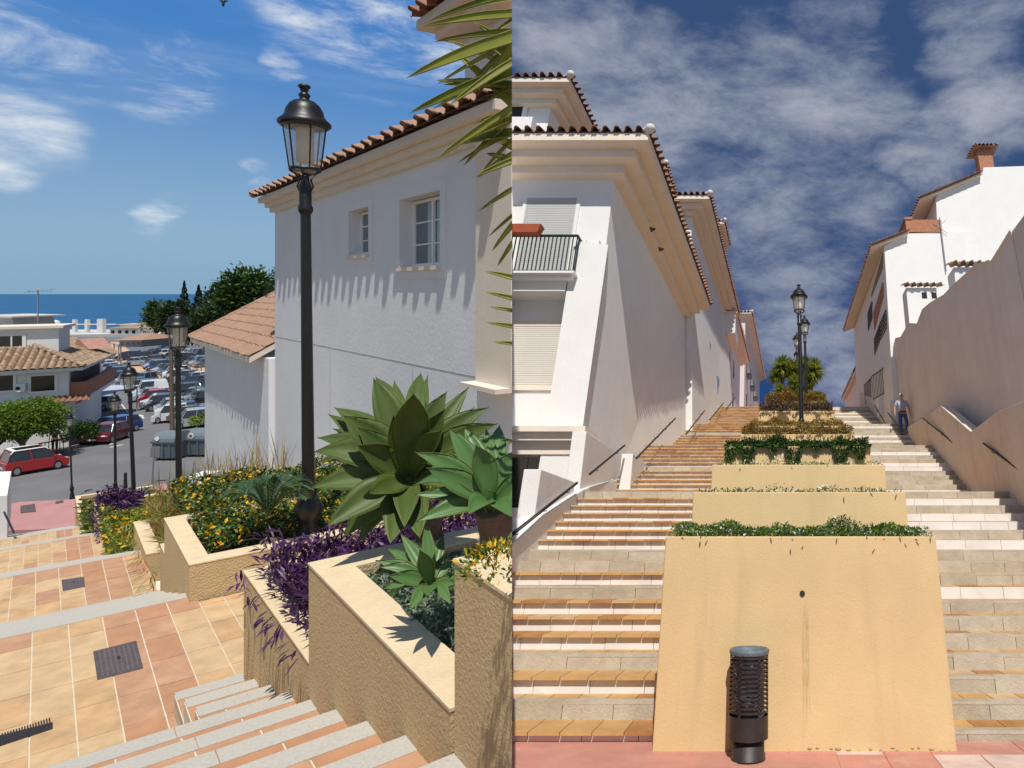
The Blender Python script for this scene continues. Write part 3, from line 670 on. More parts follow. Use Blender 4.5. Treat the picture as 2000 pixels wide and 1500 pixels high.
B1 = 14.7
def h1x(r, T):
    f = B1-.02
    def F(X, Y, d=0.0): p = RB(X, Y, B1-d); return p
    # upper shuttered window
    for nm, (X0, Y0, X1, Y1), m in (('window', (1020, 388, 1119, 452), shutterg), ('window', (985, 638, 1080, 756), shutter)):
        a = F(X0, Y1); b_ = F(X1, Y0); wf = MB(); x0, x1, z0, z1 = a.x, F(X1, Y1).x, a.z, b_.z
        if nm and Y0 == 388: z0 = F(1100, 528).z
        for q in (((x0-.10, z0-.0), (x0, z1+.10)), ((x1, z0), (x1+.10, z1+.10)), ((x0-.0, z1), (x1, z1+.10))):
            wf.box((q[0][0], f-.03, q[0][1]), (q[1][0], f+.3, q[1][1]))
        w = part(r, nm, wf, cream if Y0 != 388 else white, True)
        s = MB(); slats(s, (x0, f+.0, z0), (x1-x0, 0, 0), z1-z0, int((z1-z0)/.055)); s.box((x0, f+.002, z0), (x1, f+.01, z1))
        part(r, 'shutter', s, m, True, parent=w)
        if Y0 != 388: part(r, 'sill', MB().box((x0-.12, f-.10, z0-.10), (x1+.12, f-.001, z0)), cream, True, parent=w)
    # balcony
    a = F(1000, 530, .9); e = F(1116, 530, .9); z = a.z; bal = MB(); bal.box((a.x-2, B1-.85, z-.16), (e.x, B1, z)); bal.box((a.x-2, B1-.95, z-.06), (e.x+.08, B1, z-.001))
    bal.box((a.x-2, B1-.65, z-.42), (e.x-.18, B1, z-.161)); part(r, 'balcony', bal, white, True)
    g = MB(); n = 22; x0, x1, y = e.x-2.3, e.x, B1-.82; grille(g, (x0, y, z), (x1-x0, 0, 0), 1.05, n, .018); grille(g, (x1, y, z), (0, .8, 0), 1.05, 6, .018)
    part(r, 'balcony_railing', g, mat('dark_green_iron', (.015, .04, .035), .5, .2, 8), True)
    # flared buttress in front of the corner
    fb = MB(); q0 = F(1000, 458, .95); q1 = F(1061, 443, .95); fb.hexa([(q0.x, B1-1.08, q0.z), (q1.x-.08, B1-1.08, q0.z), (q1.x-.08, B1-.86, q0.z), (q0.x, B1-.86, q0.z), (q0.x, B1-1.12, q1.z), (q1.x, B1-1.12, q1.z), (q1.x, B1-.84, q1.z), (q0.x, B1-.84, q1.z)])
    single('flower_box', fb, pot, 'terracotta flower box hanging on the balcony railing', 'flower box', 'R', (q1.x, B1-1, q0.z), clip=True)
    bt = MB()
    top = B1-.55; fr = .6
    P = [F(1062, 838, fr+.15), F(1134, 838, fr+.15), F(1188, 478, fr), F(1122, 470, fr)]
    bt.hexa([P[0]-UP*2.2, P[1]-UP*2.2, Vector((T(.02, 0, 0).x, B1+.3, P[1].z-2.2)), Vector((P[0].x, B1+.3, P[0].z-2.2)), P[3], P[2], Vector((T(.02, 0, 0).x, B1+.3, P[2].z)), Vector((P[3].x, B1+.3, P[3].z))])
    for X in (1137, 1163):
        q = F(X, 470, fr); bt.box((q.x-.05, B1-.45, q.z), (q.x+.05, B1-.25, q.z+.11))
    part(r, 'buttress', bt, white, True)
    pl = MB(); z0, z1 = F(1010, 838, fr).z, F(1010, 762, fr).z; pl.box((-12, B1-fr*.45, z0), (F(1062, 838, fr).x+.3, B1+.2, z1)); part(r, 'plinth', pl, white, True)
    ld = MB(); e = F(1140, 838, fr+.45); ld.box((-12, B1-fr-.45, e.z-.05), (e.x+.03, B1, e.z+.07)); ld.box((-12, B1-fr-.32, e.z-.22), (e.x-.1, B1, e.z-.051)); ld.box((-12, B1-fr-.15, e.z-.5), (e.x-.2, B1, e.z-.221))
    part(r, 'ledge', ld, cream, True)
    vt = MB()
    for X, Y in ((1270, 447), (1287, 486)):
        c = RA(X, Y, T(.55, 0, 0).x+.3); vt.prism([c+Vector((0, -.13, 0)), c+Vector((0, .13, 0)), c+Vector((.16, .0, .02))], (0, 0, -.05))
    part(r, 'soffit_vent', vt, tileD)
house('nearest white house on the left with shuttered window, balcony and wide tiled eaves', B1, 25.6, -4.45, 9, 10.15, 1.25, -1.0, bat=(.02, .12, .85), extra=h1x, clip=True, tp=.30)
def upx(r, T):
    w = MB(); p = RB(1012, 255, 18.0); q = RB(1040, 205, 18.0); w.box((p.x-2, 17.93, p.z-.3), (q.x-.2, 18.0, q.z)); part(r, 'window', w, dark, True)
    s = MB(); s.box((q.x-.28, 17.90, p.z-.3), (q.x-.12, 17.95, q.z)); part(r, 'window_frame', s, winframe, True)
    s = MB(); s.box((p.x-2, 17.3, p.z-.5), (RB(1038, 255, 17.4).x, 18.0, p.z+.05)); part(r, 'sill', s, white, True)
house('white upper storey block above the nearest house, at the left edge of the street', 18.0, 24.0, -8.1, 9, 15.4, 1.0, 9, extra=upx, clip=True, tp=.30)
house('narrow white gable peeking over the roof between the first two houses', 25.9, 28.5, -5.9, 4, 17.4, .8, 10, tp=.28)
def h2x(r, T):
    w = MB(); 
    for y, z in ((6, 9.2), (8.5, 8.0)):
        w.box((T(0, y, 0).x-.1, T(0, y, 0).y-.5, z), (T(0, y, 0).x+.30+.02*y-(.06 if z > 9 else -.05), T(0, y, 0).y+.5, z+1.3))
    part(r, 'window', w, pane)
house('second white house up the left side with a long tiled eave', 25.7, 40.0, -3.85, 7, 15.3, 1.05, 2, bat=(.75, .2, 1.25), extra=h2x, tp=.28)
house('white stair tower with a tiled cap above the second house', 36.5, 39.0, -3.9, 4, 20.2, .9, 14, tp=.28)
def h4x(r, T):
    w = MB()
    for y in (2, 5, 8):
        for z in (10.5, 13.2): w.box((T(0, y, 0).x-.1, T(0, y, 0).y-.5, z), (T(0, y, 0).x+.02, T(0, y, 0).y+.5, z+1.4))
    part(r, 'window', w, darkpane)
house('third white house on the left, beyond the stair tower', 40.5, 54.0, -3.35, 7, 16.1, .85, 4, extra=h4x, tp=.28)
def h5x(r, T):
    w = MB()
    for y in (3, 8, 13):
        for z in (13.2, 17.2): w.box((T(0, y, 0).x-.1, T(0, y, 0).y-.6, z), (T(0, y, 0).x+.03, T(0, y, 0).y+.6, z+1.9)); w.box((T(0, y, 0).x, T(0, y, 0).y-1, z-.2), (T(0, y, 0).x+.5, T(0, y, 0).y+1, z-.05))
    part(r, 'window', w, darkpane)
    v = MB(); p = RB(1463, 613, 58.9); v.box((p.x-.4, 58.92, p.z-.12), (p.x+.4, 58.99, p.z+.12)); part(r, 'vent', v, tileD)
house('farthest pinkish house on the left with its gable end facing down the street', 59, 84, -2.6, 6, 22.6, .75, 8, extra=h5x, tp=.35, wm=mat('pink_stucco', (.70, .60, .56), .9, .04, 1, .2, 20))
# projecting bay with white parapet on the third house
bay = Root('white_bay', 'small white projecting bay with a flared base between the second and third houses', 'bay', (-3.9, 38.5, 6), 'R')
p = RB(1415, 612, 38.5); q = RB(1440, 690, 38.5)
bm_ = MB(); bm_.box((-4.3, 38.5, RB(1430, 650, 38.5).z), (RB(1436, 640, 38.5).x, 42, p.z)); part(bay, 'parapet', bm_, white)
bm_ = MB(); z1 = RB(1430, 652, 38.5).z; bm_.hexa([(-4.3, 38.6, z1-5), (-4.0, 38.6, z1-5), (-4.0, 42, z1-5), (-4.3, 42, z1-5), (-4.3, 38.6, z1), (-2.9, 38.6, z1), (-2.9, 42, z1), (-4.3, 42, z1)]); part(bay, 'bracket', bm_, cream)
bm_ = MB(); bm_.box((-4.4, 38.4, p.z), (RB(1436, 640, 38.5).x+.1, 42.1, p.z+.12)); part(bay, 'coping', bm_, cream)

# parapets and low walls beside the left flight
def parapet(label, a, b0, b1, ctop, th=.30, base=None, cat='parapet', m=white, slope=None, clip=True, name='parapet_wall'):
    mb = MB(); c0 = lev(b0)-1.0; t1 = ctop if slope is None else slope
    mb.prism([(a-th, b0, c0), (a-th, b1, c0), (a-th, b1, t1), (a-th, b0, ctop)], (th, 0, 0))
    single(name, mb, m, label, cat, 'R', (a, b0, lev(b0)), clip=clip, bevel=.015, group='white parapets beside the left flight')
parapet('low white block beside the first handrail, nearest the street', -3.95, 10.9, 12.9, 1.36)
parapet('tall flared white pier under the corner of the nearest house', -3.92, 13.15, 15.6, 2.42)
parapet('white pier with pinkish side halfway up the left flight', -3.62, 16.5, 19.0, 2.45)
mb = MB(); mb.prism([(-4.3, 7.0, -3), (-4.3, 16, 0), (-4.3, 16, 1.75), (-4.3, 13.2, 1.25), (-4.3, 11, .62), (-4.3, 7.0, -1.05)], (.45, 0, 0))
single('stringer_wall', mb, white, 'sloping white wall following the lower left flight', 'wall', 'R', (-4.2, 7, -2), clip=True, bevel=.02)
mb = MB(); mb.box((-12, 13.4, -2), (-4.9, 13.6, .9)); q0 = RB(1090, 900, 14.4); q1 = RB(1132, 900, 14.4); mb.box((q0.x, 14.4, -2), (q1.x, 14.7, 2.6))
mb.box((-12, 14.6, -2), (-8.5, 16, 2.2)); single('ground_floor_wall', mb, white, 'white ground floor wall below the ledge of the nearest house', 'wall', 'R', (-5, 13.4, -2), clip=True)
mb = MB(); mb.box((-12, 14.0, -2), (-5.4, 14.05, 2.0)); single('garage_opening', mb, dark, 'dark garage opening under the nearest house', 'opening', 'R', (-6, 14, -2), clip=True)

def handrail(X0, Y0, X1, Y1, a, label, side=1):
    A = RA(X0, Y0, a); B = RA(X1, Y1, a); r = Root('handrail', label, 'handrail', A, 'R', group='black handrails beside the steps')
    part(r, 'rail', MB().tube([A, B], .026, 8), black, True)
    n = max(2, int((B-A).length/1.6)+1)
    for i in range(n):
        p = A.lerp(B, (i+.35)/(n-.3) if n > 1 else .5); m = MB(); m.tube([p, p-UP*.07, p-UP*.09+Vector((-side*.13, 0, 0)), p-UP*.05+Vector((-side*.16, 0, 0))], .009, 5); part(r, 'bracket', m, black, True)
handrail(990, 1052, 1127, 943, -3.82, 'nearest black handrail on the left flight, cut by the left edge of the street')
handrail(1152, 926, 1220, 870, -3.80, 'second handrail from the bottom of the left flight, on the tall pier')
handrail(1243, 895, 1319, 817, -3.45, 'long handrail on the white wall below the row of tile shadows')
handrail(1340, 848, 1376, 802, -2.98, 'fourth handrail up the left flight')
handrail(1386, 820, 1413, 787, -2.62, 'fifth handrail up the left flight')
handrail(1418, 799, 1437, 776, -2.35, 'highest short handrail on the left flight')
handrail(2010, 932, 1921, 866, 4.9, 'nearest handrail on the beige right wall', -1)
handrail(1883, 882, 1803, 817, 5.15, 'handrail on the beige wall just right of the walking man', -1)
handrail(1757, 836, 1734, 806, 5.3, 'short handrail behind the walking man', -1)
handrail(1733, 833, 1708, 792, 5.2, 'highest handrail on the right flight', -1)

# ------------------------------------------------------------------ right side : beige wall, lower sawtooth wall, white gabled buildings
AW = 5.75
img = [(1975, 452), (1953, 488), (1938, 512), (1906, 519), (1898, 528), (1862, 560), (1845, 578), (1820, 592), (1803, 606), (1792, 634), (1776, 633), (1760, 660), (1750, 662), (1742, 690)]
up = [RA(x, y, AW) for x, y in img]; bot0 = Vector((AW, up[0].y, -2)); bot1 = Vector((AW, up[-1].y, 2))
mb = MB(); mb.prism(up+[bot1, bot0], (.45, 0, 0)); r = Root('retaining_wall', 'tall beige wall with a stepped sloping top along the right flight', 'wall', bot0, 'R')
part(r, 'wall', mb, beige)
cp = MB()
for i in range(len(up)-1):
    if (up[i+1]-up[i]).length > .2: cp.prism([up[i]+Vector((-.03, 0, 0)), up[i]+Vector((.48, 0, 0)), up[i]+Vector((.48, 0, .05)), up[i]+Vector((-.03, 0, .05))], up[i+1]-up[i])
part(r, 'coping', cp, cream)
mb = MB(); mb.box((AW+.02, 11.6, -2), (14, up[0].y-.01, up[0].z)); single('end_wall', mb, mat('pale_stucco', (.70, .62, .52), .92, .05, 1, .3, 20), 'pale cream end wall at the right edge, facing the street', 'wall', 'R', (AW, 11.8, -2))
# sawtooth parapet beside the right flight
af = 5.4
saw = [(2060, 760), (1950, 803), (1896, 843), (1838, 793), (1800, 818), (1770, 835)]
def slant(x, y): u, bb, cc = _r(x, y); t = 4.25/(u-.05*bb); return Vector((u*t, bb*t, cc*t))
sp = [slant(x, y) for x, y in saw]
sp += [Vector((4.25+.05*b_, b_, c_)) for b_, c_ in ((sp[-1].y, lev(sp[-1].y)-1), (20, .5), (15.5, -.2), (6.5, -3), (6.5, sp[0].z))]
mb = MB(); mb.prism(sp, (.30, 0, 0)); single('sawtooth_parapet', mb, mat('worn_beige', (.76, .64, .54), .92, .08, 1.5, .3, 30, stain=((.42, .33, .25), 2.5, 2.5, .5, .6, .54)), 'worn beige sawtooth parapet carrying the handrails of the right flight', 'parapet', 'R', sp[0], bevel=.01)
mb = MB(); q = [RA(1775, 836, 5.3), RA(1745, 818, 5.3), RA(1722, 770, 5.3), RA(1700, 790, 5.3)]
mb.hexa([(5.85, 24.2, 3), (6.2, 24.2, 3), (5.8, 36, 5), (5.32, 36, 5), (5.85, 24.2, 5.0), (6.2, 24.2, 5.0), (5.8, 36, 8.9), (5.32, 36, 8.9)]); single('stringer_wall', mb, beige, 'beige low wall beside the top of the right flight', 'wall', 'R', (5.3, 24, 3))
for nm, X0, X1, Y0, Y1, b in (('first', 1742, 1752, 782, 835, 27.0), ('second', 1717, 1733, 780, 812, 29.5)):
    a_ = RB(X0, Y1, b); c_ = RB(X1, Y0, b); single('pier', MB().box((a_.x, b, a_.z), (c_.x, b+.3, c_.z)), white, nm+' small white pier behind the walking man', 'pier', 'R', (a_.x, b, a_.z))

def gable(label, b, pts, depth, roofpts, cat='house', mm=None, base=None, cl=False):
    P = [RB(x, y, b) for x, y in pts]; r = Root('white_gabled_house', label, cat, P[0], 'R', group='white gabled houses on the right')
    part(r, 'wall', MB().prism(P, (0, depth, 0)), mm or mat('white_brick_paint', (.80, .785, .75), .88, .03, 1, .5, 18, stain=((.68, .65, .60), 1, 6, 6, .3, .58)))
    rf = MB()
    for (x0, y0, x1, y1) in roofpts:
        A = RB(x0, y0, b-.25); B = RB(x1, y1, b-.25); V = (B-A); sl = V.length; V.normalize()
        tiles(rf, A+Vector((0, depth+.5, 0)), (0, -1, 0), V, depth+.5, sl, .26, .085)
        rf.prism([A, B, B-UP*.10, A-UP*.10], (0, depth+.4, 0), 1)
    part(r, 'roof', rf, [tile1, cream])
    return r
gA = gable('lower white gabled house behind the beige wall, with a brick terrace on its roof', 27.0, [(1727, 480), (1775, 456), (1845, 452), (1885, 452), (1900, 1000), (1758, 1000)], 12, [(1702, 480, 1774, 452)])
gx = RB(1727, 480, 27).x
m = MB(); a_ = RB(1771, 452, 26.9); c_ = RB(1838, 428, 26.9); m.box((a_.x, 26.95, a_.z), (c_.x, 31, c_.z)); m.box((a_.x-.05, 26.9, c_.z), (a_.x+.35, 31.05, c_.z+.12)); part(gA, 'brick_terrace', m, brick)
gB = gable('tall white house behind, with a brick chimney at the top right', 27.3, [(1828, 386), (1840, 368), (1918, 342), (1921, 327), (2040, 323), (2060, 800), (1848, 800)], 12, [(1796, 388, 1917, 337)])
m = MB(); a_ = RB(1913, 330, 29); c_ = RB(1936, 300, 29); ch = part(gB, 'chimney', MB().box((a_.x, 28.9, a_.z-1), (c_.x, 29.5, c_.z+.1)), brick)
cx = (a_.x+c_.x)/2; m = MB(); tz = c_.z+.1
m.hexa([(cx-.55, 28.65, tz), (cx+.55, 28.65, tz), (cx+.55, 29.75, tz), (cx-.55, 29.75, tz), (cx-.35, 28.85, tz+.12), (cx+.35, 28.85, tz+.12), (cx+.35, 29.55, tz+.12), (cx-.35, 29.55, tz+.12)])
m.v = []; m.f = []; m.m = []; m.sm = []; m.box((cx-.38, 28.8, tz), (cx+.38, 29.6, tz+.12), 0); m.add([(cx-.68, 28.55, tz+.14), (cx+.68, 28.55, tz+.14), (cx+.68, 29.85, tz+.14), (cx-.68, 29.85, tz+.14), (cx, 29.2, tz+.52)], [(0, 1, 4), (1, 2, 4), (2, 3, 4), (3, 0, 4), (3, 2, 1, 0)])
for P_, E_2, V_ in (((cx-.68, 28.52, tz+.15), (1, 0, 0), (0, .86, .5)), ((cx+.68, 28.52, tz+.15), (0, 1, 0), (-.86, 0, .5)), ((cx-.68, 29.88, tz+.15), (0, -1, 0), (.86, 0, .5))): tiles(m, P_, E_2, V_, 1.36, .75, .22, .07, inl=.9, inr=.9)
m.ball((cx, 29.2, tz+.6), (.12, .12, .10), 8); part(gB, 'chimney_cap', m, tile1, parent=ch)
m = MB(); 
p0 = RB(1842, 480, 26.9); m.tube([p0+UP*1.6, p0, RB(1848, 530, 26.9)], .03, 6); m.tube([p0+Vector((-.3, 0, .9)), p0+Vector((.35, 0, 1.5))], .012, 5); m.tube([p0+Vector((-.35, 0, 1.3)), p0+Vector((.3, 0, .7))], .012, 5)
single('antenna', m, metal, 'thin aerial mast and drainpipe on the joint of the two white gables', 'antenna', 'R', p0)
# shaded side wall details of gable A (long wall facing the steps) : windows with grilles, balcony recess
r = gA
def sidew(X0, Y0, X1, Y1, a):
    A = RA(X0, Y1, a); B = RA(X1, Y0, a); return A, B
def sq(pts, d0, d1):
    P = [RA(x, y, gx) for x, y in pts]; m = MB(); m.prism([p-Vector((d0, 0, 0)) for p in P], (d0-d1, 0, 0)); return m, P
for pts in (((1698, 612), (1706, 588), (1707, 622), (1699, 646)), ((1711, 662), (1721, 636), (1722, 668), (1712, 694)), ((1722, 632), (1734, 605), (1736, 640), (1724, 664)), ((1728, 742), (1738, 712), (1740, 752), (1730, 765))):
    m_, P = sq(pts, .03, -.02); w_ = part(r, 'window', m_, darkpane); fr = MB()
    for k in range(6):
        a_, b_ = P[0].lerp(P[1], k/5), P[3].lerp(P[2], k/5); fr.tube([a_-Vector((.10, 0, 0)), b_-Vector((.10, 0, 0))], .02, 4)
    for k in range(5):
        a_, b_ = P[0].lerp(P[3], k/4), P[1].lerp(P[2], k/4); fr.tube([a_-Vector((.10, 0, 0)), b_-Vector((.10, 0, 0))], .02, 4)
    part(r, 'grille', fr, black, parent=w_)
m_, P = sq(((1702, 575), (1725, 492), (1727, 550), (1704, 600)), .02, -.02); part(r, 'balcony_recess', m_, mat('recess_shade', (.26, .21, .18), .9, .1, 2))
m_, P = sq(((1709, 612), (1727, 552), (1728, 580), (1711, 645)), .10, .021); part(r, 'balcony_wall', m_, brick)
m = MB(); A = RB(1690, 690, 38); m.box((A.x, 38, A.z-6), (A.x+4, 50, A.z+.2)); r = Root('far_right_house', 'far white house beyond the gabled house, its tiled eave showing against the sky', 'house', (A.x, 38, 5), 'R')
part(r, 'wall', m, white); m = MB(); E_ = RB(1684, 692, 37.5); tiles(m, E_+Vector((0, 12, 0)), (0, -1, 0), (.93, 0, .37), 12, 3, .26); m.prism([E_, E_+Vector((2, 0, .8)), E_+Vector((2, 0, .6)), E_-UP*.25], (0, 12, 0), 1); part(r, 'roof', m, [tile1, cream])
# railings at the top right
for lab, (X0, Y0, X1, Y1, b, hh) in (('black railing of the upper terrace on the right', (1690, 790, 1706, 755, 34.5, 1.1)), ('black railing in front of the grilled doorway on the right', (1706, 782, 1742, 742, 30.5, 1.25))):
    A = RB(X0, Y0, b); B = RB(X1, Y0-4, b-1.2); m = MB(); ex = Vector((B.x-A.x, -3.0, 0)); grille(m, A, ex, hh, 16, .014); single('railing', m, black, lab, 'railing', 'R', A)

# small tiled walls seen over the beige wall
for lab, X0, X1, Yt, Yb, b in (('small white wall capped with barrel tiles above the beige wall, upper one', 1878, 1940, 522, 640, 19.5), ('small white shed front with a tiled cap and dark openings, left of the upper one', 1783, 1845, 562, 700, 24.0)):
    A = RB(X0, Yb, b); B = RB(X1, Yt, b); x1 = RB(X1, Yb, b).x; r = Root('tiled_wall', lab, 'wall', A, 'R'); part(r, 'wall', MB().box((A.x, b, A.z-1), (x1, b+.8, B.z)), white)
    m = MB(); tiles(m, (A.x-.08, b-.2, B.z+.03), (1, 0, 0), (0, .94, .34), x1-A.x+.16, 1.0, .28, .10); part(r, 'tile_cap', m, tile3)
    if b == 24.0:
        m = MB(); 
        for k in range(2): q0 = RB(1801+k*19, 583, b); m.box((q0.x, b-.01, q0.z), (q0.x+.22, b+.05, q0.z+.28))
        part(r, 'opening', m, dark)

# ------------------------------------------------------------------ people
def person(label, base, place, h, rz, parts, pose, cap=None):
    r = Root('person', label, 'person', base, place, rz=rz, local=True); k = h/1.75
    def skinmesh(name, verts, edges, m, root=0, sub=2, lv=None):
        me = bpy.data.meshes.new(name); me.from_pydata([tuple(Vector(v[:3])*k) for v in verts], edges, []); me.materials.append(m)
        o = bpy.data.objects.new(name, me); C.objects.link(o); o.parent = r.o
        sk = o.modifiers.new('skin', 'SKIN'); sk.use_smooth_shade = True
        sv = me.skin_vertices[0].data if me.skin_vertices else None
        if sv is None:
            bm = bmesh.new(); bm.from_mesh(me); bm.verts.layers.skin.verify(); bm.to_mesh(me); bm.free(); sv = me.skin_vertices[0].data
        for i, v in enumerate(verts):
            rr = v[3]; sv[i].radius = (rr[0]*k, rr[1]*k) if isinstance(rr, tuple) else (rr*k, rr*k); sv[i].use_root = (i == root)
        ss = o.modifiers.new('sub', 'SUBSURF'); ss.levels = sub; ss.render_levels = sub; return o
    J = pose
    body = [(0, 0, .95, (.14, .10)), (0, 0, 1.15, (.14, .11)), (0, 0, 1.36, (.16, .10)), (0, -.01, 1.48, (.06, .06)), (0, -.02, 1.56, (.055, .06)), (0, -.03, 1.64, (.072, .088)), (0, -.02, 1.72, (.06, .075))]
    ed = [(0, 1), (1, 2), (2, 3), (3, 4), (4, 5), (5, 6)]
    for s_, (el, wr, kn, an, toe) in ((-1, J[0]), (1, J[1])):
        n = len(body); body += [(s_*.20, 0, 1.40, .055), (*el, .045), (*wr, .033), (wr[0], wr[1]-.03, wr[2]-.08, (.03, .018)), (wr[0], wr[1]-.05, wr[2]-.15, (.022, .012))]
        ed += [(2, n), (n, n+1), (n+1, n+2), (n+2, n+3), (n+3, n+4)]
        n = len(body); body += [(s_*.10, 0, .86, .085), (*kn, .06), (*an, .042), (toe[0], toe[1], toe[2], (.045, .03))]
        ed += [(0, n), (n, n+1), (n+1, n+2), (n+2, n+3)]
    skinmesh('body', body, ed, skin)
    sh = [(0, 0, .96, (.165, .125)), (0, 0, 1.15, (.165, .135)), (0, 0, 1.36, (.175, .12)), (0, 0, 1.45, (.09, .07))]; e2 = [(0, 1), (1, 2), (2, 3)]
    for s_, j in ((-1, J[0]), (1, J[1])):
        n = len(sh); el = Vector(j[0]); sp_ = Vector((s_*.20, 0, 1.40)); q_ = sp_.lerp(el, .75); sh += [(*sp_, .075), (*q_, .068)]; e2 += [(2, n), (n, n+1)]
    skinmesh('shirt', sh, e2, parts[0])
    tr = [(0, 0, .95, (.155, .12))]; e3 = []
    for s_, j in ((-1, J[0]), (1, J[1])):
        n = len(tr); tr += [(s_*.10, 0, .84, .10), (*j[2], .078), (*j[3], .062)]; e3 += [(0, n), (n, n+1), (n+1, n+2)]
    skinmesh('trousers', tr, e3, parts[1])
    sho = MB()
    for j in (J[0], J[1]): sho.ball(Vector((j[3][0], j[3][1]-.07, .045+max(0, j[4][2]-.03)))*k, (.05*k, .13*k, .045*k), 10)
    part(r, 'shoes', sho, mat('shoe_leather', (.06, .04, .03), .6, .2, 8))
    hb_ = MB(); hb_.ball(Vector((0, .012, 1.70))*k, (.088*k, .10*k, .085*k), 12); part(r, 'hair', hb_, parts[2])
    fc = MB(); fc.ball(Vector((0, -.128, 1.635))*k, (.014*k, .022*k, .022*k), 8)
    for s_ in (-1, 1): fc.ball(Vector((s_*.082, -.02, 1.635))*k, (.014*k, .02*k, .032*k), 8)
    part(r, 'face_features', fc, skin)
    gl = MB()
    for s_ in (-1, 1): gl.ball(Vector((s_*.034, -.112, 1.662))*k, (.028*k, .014*k, .020*k), 8)
    gl.tube([Vector((-.07, -.10, 1.665))*k, Vector((.07, -.10, 1.665))*k], .005*k, 5); part(r, 'sunglasses', gl, darkpane)
    if cap: b_ = MB(); b_.lathe([(.168*k, .945*k), (.172*k, .985*k)], 18); bo = part(r, 'belt', b_, mat('belt_leather', (.03, .02, .015), .6, .1, 9)); bo.scale = (1, .78, 1)
    return r
mb_ = 24.9
mp = RB(1763, 866, mb_); mp.z = lev(mb_); mp.x = 5.38
pose = [((-.31, .02, 1.14), (-.33, -.06, .92), (-.12, -.06, .50), (-.12, -.02, .09), (-.12, -.16, .03)), ((.30, .03, 1.14), (.31, .0, .92), (.11, -.16, .54), (.12, -.06, .17), (.12, -.20, .11))]
person('white-haired man in sunglasses, light blue shirt and jeans walking down the right flight', (mp.x, mb_, mp.z), 'R', 1.72, 0, (shirtm, jeans, hairm), pose, True)

# ================================================================== LEFT STREET (world axes, eye at the origin, z up)
QP = .95                       # planter faces lie on this line
def tile_area(mb, gb, p0, p1, q0, q1, z, tp=.47, tq=.205, seed=1, strip=(.42, .82), pm=None, gap=(.012, .006)):
    rnd = random.Random(seed); gb.hexa([Q(p0, q0, z-.06), Q(p0, q1, z-.06), Q(p1, q1, z-.06), Q(p1, q0, z-.06), Q(p0, q0, z-.004), Q(p0, q1, z-.004), Q(p1, q1, z-.004), Q(p1, q0, z-.004)])
    p = p0
    while p < p1-.02:
        q = q1
        while q > q0+.02:
            a, b = p, min(p+tp, p1); c, d = max(q-tq, q0), q; m_ = (c+d)/2
            mi = rnd.choice((2, 2, 3)) if strip[0] < m_ < strip[1] else rnd.choice((0, 0, 1, 1, 1, 2) if pm is None else pm)
            zz = z+rnd.uniform(0, .0015); ga, gq = gap
            mb.hexa([Q(a+ga, c+gq, z-.02), Q(a+ga, d-gq*.4, z-.02), Q(b, d-gq*.4, z-.02), Q(b, c+gq, z-.02), Q(a+ga, c+gq, zz), Q(a+ga, d-gq*.4, zz), Q(b, d-gq*.4, zz), Q(b, c+gq, zz)], mi)
            q -= tq
        p += tp
def lbox(mb, p0, p1, q0, q1, z0, z1, mi=0):
    mb.hexa([Q(p0, q0, z0), Q(p0, q1, z0), Q(p1, q1, z0), Q(p1, q0, z0), Q(p0, q0, z1), Q(p0, q1, z1), Q(p1, q1, z1), Q(p1, q0, z1)], mi)
st = Root('staircase', None, None, (0, 0, -3), 'L', kind='structure')
tb = MB(); gb = MB(); nb_ = MB()
tile_area(tb, gb, 6.15-1.4, 8.5, -1.6, QP+.02, -3.0, seed=3)
tile_area(tb, gb, 6.2, 8.2, QP+.02, 3.6, -3.0, seed=4, strip=(9, 9))
# flight up towards the eye
z = -3.0; p = 6.12
for k in range(1, 13):
    z0, z = z, z+.148; pn = p-.455; q0 = .60 if k <= 3 else -1.6
    if k == 4:
        p = p; 
    tile_area(tb, gb, pn, p, q0, QP+.01, z, tp=.46, seed=20+k, strip=(-.1, 1.0) if k <= 4 else (-.2, 1.0), tq=.24)
    lbox(gb, pn, p-.01, q0, QP+.01, z0-.3, z-.03)
    # granite nosing slabs
    q = QP+.01
    while q > q0:
        q2 = max(q0, q-random.uniform(.42, .5)); lbox(nb_, p-.105, p+.02, q2+.004, q, z-.05, z+.004); q = q2
    p = pn
# flights and landings down to the street
def flight(pa, za, n, pb, zb, q0=-1.8, q1=QP+.02, marb=False):
    for k in range(n):
        z1 = za-(za-zb)*(k+1)/n; a = pa+(pb-pa)*k/n; b = pa+(pb-pa)*(k+1)/n
        lbox(nb_, a-.12, a+.02, q0, q1, z1-.02, za-(za-zb)*k/n+.003)
        if k < n-1 or True: tile_area(tb, gb, a+.02, b-.10, q0, q1, z1, tp=.3, seed=50+k, tq=.24)
flight(8.5, -3.0, 6, 11.5, -3.93); tile_area(tb, gb, 11.4, 13.4, -1.8, QP+.02, -3.93, seed=7)
flight(13.4, -3.93, 13, 20.6, -6.0); tile_area(tb, gb, 20.5, 22.6, -2, QP+.02, -6.0, seed=8)
flight(22.6, -6.0, 19, 34, -9.0); tile_area(tb, gb, 33.9, 35.2, -2, QP, -9.0, seed=9)
flight(35.2, -9.0, 21, 48.6, -12.32)
part(st, 'tiles', tb, fl, True); part(st, 'grout_bed', gb, grout, True); part(st, 'nosing', nb_, nose, True)
# body under the stairs
mb = MB(); pr_ = [(1.5, -1.9), (6.2, -3.3), (8.5, -3.2), (11.4, -4.2), (13.4, -4.1), (20.6, -6.3), (22.6, -6.2), (34, -9.3), (35.2, -9.2), (48.6, -12.7), (48.6, -16), (1.5, -16)]
mb.prism([Q(p, -2.2, z) for p, z in pr_], eL*9); single('hillside', mb, beige, kind='structure', clip=True)

